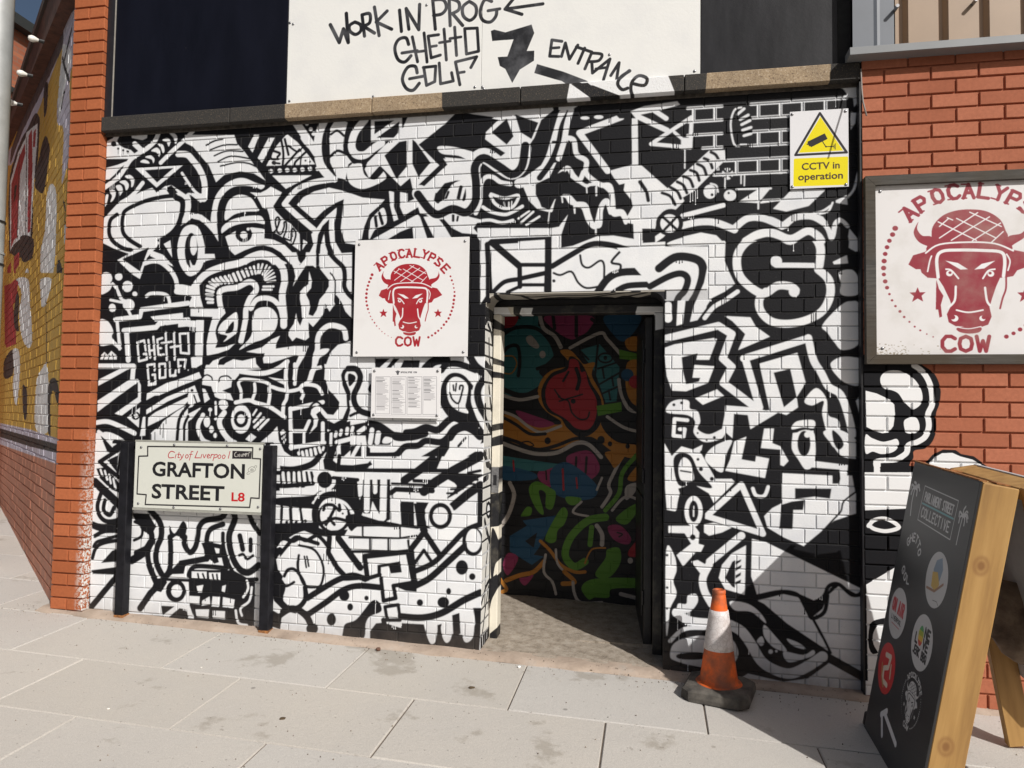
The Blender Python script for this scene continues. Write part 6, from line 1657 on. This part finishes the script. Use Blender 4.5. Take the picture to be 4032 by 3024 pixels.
orm, nt, bs = newmat('faded_orange_plastic'); n1 = noise(nt, 9, 4)
c = ramp(nt, n1, [(.34,(.22,.065,.03)),(.48,(.45,.10,.03)),(.60,(.78,.13,.015))]); L(nt, c, bs.inputs['Base Color']); bs.inputs['Roughness'].default_value = .6; bump(nt, bs, noise(nt, 25, 4), .4, .003)
slv, nt, bs = newmat('reflective_sleeve'); vo = N(nt, 'ShaderNodeTexVoronoi', feature='DISTANCE_TO_EDGE'); vo.inputs['Scale'].default_value = 42; g = N(nt, 'ShaderNodeTexCoord'); L(nt, g.outputs['Object'], vo.inputs[0])
c = ramp(nt, vo.outputs[0], [(.02,(.50,.46,.45)),(.06,(.66,.62,.61))]); c = mixc(nt, ramp(nt, noise(nt, 26, 5), [(.45,(0,0,0)),(.7,(.6,.6,.6))]), c, (.40,.33,.30)); L(nt, c, bs.inputs['Base Color']); bs.inputs['Roughness'].default_value = .5
def cone_r(z): return .094-(z-.06)*(.094-.030)/.44
def ring(z0, z1, add=0, n=6): return [(cone_r(z0+(z1-z0)*i/n)+add, z0+(z1-z0)*i/n) for i in range(n+1)]
bm = bmesh.new(); lathe(bm, [(.115,.058),(.108,.066)]+ring(.066,.235), 32)
for v in bm.verts:   # dented lower body
    a = math.atan2(v.co.y, v.co.x)
    if .08 < v.co.z < .22: v.co *= 1-.07*math.exp(-((a+2.0)/.45)**2-((v.co.z-.15)/.05)**2); 
link('body', mesh(bm, True), orm, cone)
bm = bmesh.new(); lathe(bm, [(cone_r(.225)-.001,.225)]+ring(.226,.415,.0035)+[(cone_r(.415)-.001,.416)], 32); link('sleeve', mesh(bm, True), slv, cone)
bm = bmesh.new(); lathe(bm, ring(.41,.49)+[(.0305,.492),(.033,.497),(.032,.512),(.024,.515),(.022,.49),(.021,.44),(0,.44)], 28); link('tip', mesh(bm, True), orm, cone)
# ================================================================ A-board
B0 = np.array([4.388,-.395]); ub = np.array([-.0247,-.9990,-.0393]); ub /= np.linalg.norm(ub)
Bz = np.array([B0[0],B0[1],gz(*B0)])
up = np.array([.168,-.043,.985]); up -= ub*(up@ub); up /= np.linalg.norm(up); nb = np.cross(ub, up)   # nb points to -x (front)
if nb[0] > 0: nb = -nb
AW, AH = .700, 1.225
fs = Surf(tuple(Bz), tuple(ub), tuple(up), AW, AH, 1000, (.022,.023,.025))
PAL['k'] = (.010,.0095,.012); PAL['v'] = (.022,.023,.025)
parse(fs.cv, 3440, 1780, .5780, ABOARD[0][3], fs.px, PAL)
t3 = lambda x, y: (3440+x*.578, 1780+y*.578)
def fuv(x, y): W = on_plane((x,y), fs.n, fs.n@fs.O)[0]-fs.O; return np.array([W@fs.U, W@fs.V])
TLb, TRb, BRb, BLb = [fuv(*t3(*p)) for p in ((350,230),(578,332),(520,597),(300,460))]
def bil(a, b): return (TLb*(1-a)+TRb*a)*(1-b)+(BLb*(1-a)+BRb*a)*b
for s_, b0, b1, n_ in (('PARLIAMENT STREET',.16,.40,17),('COLLECTIVE',.60,.86,10)):
    write(fs.cv, s_, lambda i: (bil(.07+i*.87/n_, b0), bil(.07+(i+.68)*.87/n_, b0)-bil(.07+i*.87/n_, b0), bil(.07+i*.87/n_, b1)-bil(.07+i*.87/n_, b0)), fs.loc, .007, 'a')
def disc(c, r, col): an = np.linspace(0,2*np.pi,41)[:-1]; fs.cv.poly(fs.loc(np.c_[c[0]+r*np.cos(an), c[1]+r*np.sin(an)]), PAL[col] if isinstance(col,str) else col)
def wr(s_, c, w, h, lw, col):
    n_ = len(s_); write(fs.cv, s_, lambda i: (np.array([c[0]-w/2+i*w/n_, c[1]+h/2]), np.array([w/n_*.74,0]), np.array([0,-h])), fs.loc, lw, col)
rs = .108
c1 = fuv(3587,2200); c2 = fuv(3687,2283); c3 = fuv(3534,2414); c4 = fuv(3629,2530); c5 = fuv(3490,2631); c6 = fuv(3585,2766)
PAL['p'] = (.02,.05,.03)
for k, ch in enumerate('GHETTO'): 
    an = math.radians(140-k*22); r = np.array([math.cos(an-math.pi/2), math.sin(an-math.pi/2)]); d = -np.array([math.cos(an), math.sin(an)]); write(fs.cv, ch, lambda i: (c1-d*.108-r*.012, r*.024, d*.032), fs.loc, .008, 'a')
for k, ch in enumerate('GOLF'):
    an = math.radians(225+k*26); r = -np.array([math.cos(an-math.pi/2), math.sin(an-math.pi/2)]); d = np.array([math.cos(an), math.sin(an)]); write(fs.cv, ch, lambda i: (c1+d*.074-r*.013, r*.026, d*.032), fs.loc, .008, 'a')
disc(c2, rs, 'a'); 
for P in ([(-.03,.07),(.02,.09),(.045,.05),(.03,.0),(-.02,-.01),(-.045,.03)],): fs.cv.poly(fs.loc(np.array(P)+c2), (.16,.22,.30))
fs.cv.poly(fs.loc(np.array([(-.05,.02),(0,.03),(.035,-.01),(.01,-.045),(-.04,-.035)])+c2), (.5,.33,.07)); fs.cv.seg(fs.loc(np.array([(-.08,-.05),(0,-.045),(.07,.0)])+c2), 5, (.25,.13,.08)); fs.cv.seg(fs.loc(np.array([(.0,-.08),(.04,-.075),(.06,-.085)])+c2), 1.5, (.1,.1,.1))
disc(c3, rs, 'a'); wr('ON AIR', c3+[0,.025], .15, .05, .013, 'r'); wr('LIVERPOOL', c3+[0,-.03], .13, .018, .004, 'k'); fs.cv.seg(fs.loc(np.array([(-.05,-.055),(.05,-.055)])+c3), 1.5, PAL['r'])
disc(c4, rs, 'a'); 
for i_, col in enumerate(((.05,.25,.08),(.30,.35,.03),(.55,.35,.03),(.5,.06,.03))): an = np.linspace(math.pi*(.5),math.pi*2.5,20); fs.cv.poly(fs.loc(np.c_[c4[0]-.02+.026*np.cos(an), np.clip(c4[1]+.02+.04*np.sin(an), c4[1]-.02, c4[1]+.06-i_*.02)]), col)
wr('NE', c4+[.045,.045], .06, .035, .010, 'k'); wr('L', c4+[-.055,.0], .03, .035, .010, 'k'); wr('VE', c4+[.045,-.0], .06, .035, .010, 'k'); wr('JERK BBQ', c4+[0,-.045], .15, .03, .008, 'k')
disc(c5, rs, (.52,.025,.025)); fs.cv.seg(fs.loc(np.array([(-.03,.05),(.03,.06),(.02,.01),(-.03,-.01),(-.02,-.06),(.04,-.06)])+c5), 11, (.6,.5,.42)); fs.cv.seg(fs.loc(np.array([(-.06,.0),(-.04,-.05),(.0,-.08)])+c5), 6, (.45,.25,.1)); fs.cv.seg(fs.loc(np.array([(.05,.03),(.06,-.02)])+c5), 7, (.5,.4,.3))
PALs = dict(PAL); PAL['r'] = PAL['a']; PAL['w'] = PAL['v']
parse(fs.cv, 0, 0, 1, COW, lambda P: fs.loc(np.c_[c6[0]+(P[:,0]-448)*.00030, c6[1]-(P[:,1]-490)*.00030]), PAL); cow_letters(fs.cv, lambda P: fs.loc(np.c_[c6[0]+(np.asarray(P)[:,0]-448)*.00030, c6[1]-(np.asarray(P)[:,1]-490)*.00030]), 14)
PAL.update(PALs)
parse(fs.cv, 3300, 1700, .7982, "wl16 283 1540 232 1395;wl15 216 1495 216 1392;wl15 212 1395 240 1378", fs.px, dict(PAL, w=(.6,.6,.62)))
abm, nt, bs = newmat('black_laminate'); t = fs.tex(nt, 'aboard_art'); L(nt, t.outputs[0], bs.inputs['Base Color']); bs.inputs['Roughness'].default_value = .38
ab = empty('a_board', tuple(Bz), 'black A-board advertising sign with timber sides and round stickers, standing before the red wall', 'advertising board')
bpy.context.view_layer.update(); AI = ab.matrix_world.inverted_safe()
bk = -nb
def frame_mat(O, X, Y, Z): M = Matrix.Identity(4); 
def fm4(O, X, Y, Z):
    M = Matrix.Identity(4)
    for i in range(3): M[i][0]=X[i]; M[i][1]=Y[i]; M[i][2]=Z[i]; M[i][3]=O[i]
    return M
AM = fm4(Bz, ub, bk, up)     # local: x across, y to the back, z up the board
def aboxo(name, x0,x1,y0,y1,z0,z1, mat, M, bev=0):
    bm = bmesh.new(); box(bm,x0,x1,y0,y1,z0,z1,bev); o = link(name, mesh(bm), mat, ab); o.matrix_local = AI @ M; return o
pine, nt, bs = newmat('treated_pine'); tc = N(nt, 'ShaderNodeTexCoord'); mp = N(nt, 'ShaderNodeMapping'); L(nt, tc.outputs['Object'], mp.inputs[0]); mp.inputs['Scale'].default_value = (10,9,.8)
nn = noise(nt, 2.2, 5, mp.outputs[0]); c = ramp(nt, nn, [(.3,(.27,.145,.045)),(.5,(.38,.215,.068)),(.7,(.46,.275,.095))])
kn = None
for kz in (.10,.27,.93):
    d_ = N(nt, 'ShaderNodeVectorMath', operation='DISTANCE'); mk = N(nt, 'ShaderNodeMapping'); L(nt, tc.outputs['Object'], mk.inputs[0]); mk.inputs['Scale'].default_value = (.2,1,.75); L(nt, mk.outputs[0], d_.inputs[0]); d_.inputs[1].default_value = (AW*.2,.055,kz*.75)
    c = mixc(nt, ramp(nt, d_.outputs['Value'], [(.008,(.85,.85,.85)),(.016,(.25,.25,.25)),(.022,(.6,.6,.6)),(.032,(0,0,0))]), c, (.20,.085,.025))
L(nt, c, bs.inputs['Base Color']); bs.inputs['Roughness'].default_value = .65; bump(nt, bs, nn, .3, .002)
dm = AW
aboxo('face_panel', 0, AW, 0, .009, 0, AH, abm, AM, .0008)
aboxo('side_rail', AW-.045, AW-.002, .010, .128, 0, AH-.004, pine, AM, .003)
aboxo('side_rail', .002, .045, .010, .128, .0, AH-.004, pine, AM, .003)
aboxo('top_rail', .046, AW-.046, .010, .128, AH-.05, AH-.006, pine, AM, .003)
aboxo('bottom_rail', .046, AW-.046, .010, .128, .12, .165, pine, AM, .003)
# rear frame leaning the other way, meeting at the top
topc = Bz+up*AH+bk*.132
ang = math.radians(10.5)
d2 = np.array([math.sin(ang), 0, -math.cos(ang)]); d2 -= ub*(d2@ub); d2 /= np.linalg.norm(d2); nz2 = -d2; yb2 = np.cross(nz2, ub); 
if yb2[0] < 0: yb2 = -yb2
BM = fm4(topc+yb2*.01, ub, yb2, nz2)
Lr = (topc[2]-gz(topc[0]+.4,topc[1]))/math.cos(ang)-.01
greyp = simple('white_painted_panel', (.55,.55,.57), .6, var=.05)
for a, b in ((AW-.047,AW-.002),(.002,.047)): aboxo('rear_leg', a, b, 0, .098, -Lr, -.004, pine, BM, .003)
aboxo('rear_panel', 0, AW, .099, .108, -Lr+.30, -.002, greyp, BM)
aboxo('rear_top_rail', .048, AW-.048, 0, .098, -.05, -.006, pine, BM, .003)
for xx in (.10, AW-.16): aboxo('hinge', xx, xx+.07, .09, .135, AH-.004, AH+.001, rust, AM)
aboxo('top_strip', -.004, AW+.003, -.004, .02, AH+.001, AH+.006, rust, AM)
# small black clamp block at the near wall-side foot
o = aboxo('foot_bracket', -.035, -.002, .0, .055, .0, .062, bkp, AM, .006)
# rough slab wedged between the frames
rock, nt, bs = newmat('rough_brown_slab'); L(nt, ramp(nt, noise(nt, 7, 7), [(.3,(.08,.055,.04)),(.5,(.20,.15,.11)),(.72,(.32,.26,.20))]), bs.inputs['Base Color']); bs.inputs['Roughness'].default_value = .9; bump(nt, bs, noise(nt, 16, 7), 1, .012)
bm = bmesh.new(); r_ = random.Random(5); prev = None
for i in range(15):
    t_ = i/14; x = 4.60+t_*.62; zc = .40-t_*.26; hw_ = .13+.03*math.sin(i*1.1)+.03*t_
    row = [bm.verts.new((x+r_.uniform(-.01,.01), -.62+.05*math.cos(a)*(1)+r_.uniform(-.008,.008), zc+hw_*math.sin(a)+r_.uniform(-.008,.008))) for a in [k*math.pi/5 for k in range(10)]]
    if prev:
        for k in range(10): bm.faces.new((prev[k],prev[(k+1)%10],row[(k+1)%10],row[k]))
    else: bm.faces.new(row)
    prev = row
bm.faces.new(prev[::-1]); tag(link('rough_timber_slab', mesh(bm, True), rock), 'rough dark brown slab of timber propped inside the A-board', 'timber')
# ================================================================ litter
def bit(name, px, r, mat, label, cat, flat=.5, seed=1):
    P = ground_at(*px); bm = bmesh.new(); bmesh.ops.create_icosphere(bm, subdivisions=2, radius=r); rn = random.Random(seed)
    for v in bm.verts: v.co *= rn.uniform(.8,1.15); v.co.z *= flat
    o = link(name, mesh(bm, True), mat, loc=(P[0],P[1],P[2]+r*flat*.8)); tag(o, label, cat)
bit('pebble', (1489,2562), .014, simple('brown_stone', (.12,.06,.04), .9), 'dark brown pebble at the foot of the mural wall', 'pebble', .7, 2)
bit('bottle_cap', (2044,2629), .009, simple('white_plastic', (.8,.8,.8), .4), 'tiny white plastic cap on the paving before the doorway', 'bottle cap', .7, 3)
lf = simple('dry_leaf', (.09,.06,.03), .9)
bit('dead_leaf', (1857,2708), .016, lf, 'small dry leaf on the paving slab left of the doorway step', 'leaf', .15, 4)
bit('dead_leaf', (1112,2830), .014, lf, 'small dry leaf on the paving nearest the camera, lower left', 'leaf', .15, 5)
bit('dead_leaf', (2325,2640), .013, lf, 'small dry leaf on the concrete threshold of the doorway', 'leaf', .2, 6)
bit('cigarette_end', (427,2793), .007, simple('pale_paper', (.75,.72,.66), .8), 'pale cigarette end on the lower left paving', 'cigarette end', .5, 7)
bit('paper_scrap', (792,2629), .007, simple('pale_paper_scrap', (.75,.72,.66), .8), 'tiny white paper scrap on the paving below the street sign', 'paper scrap', .3, 8)
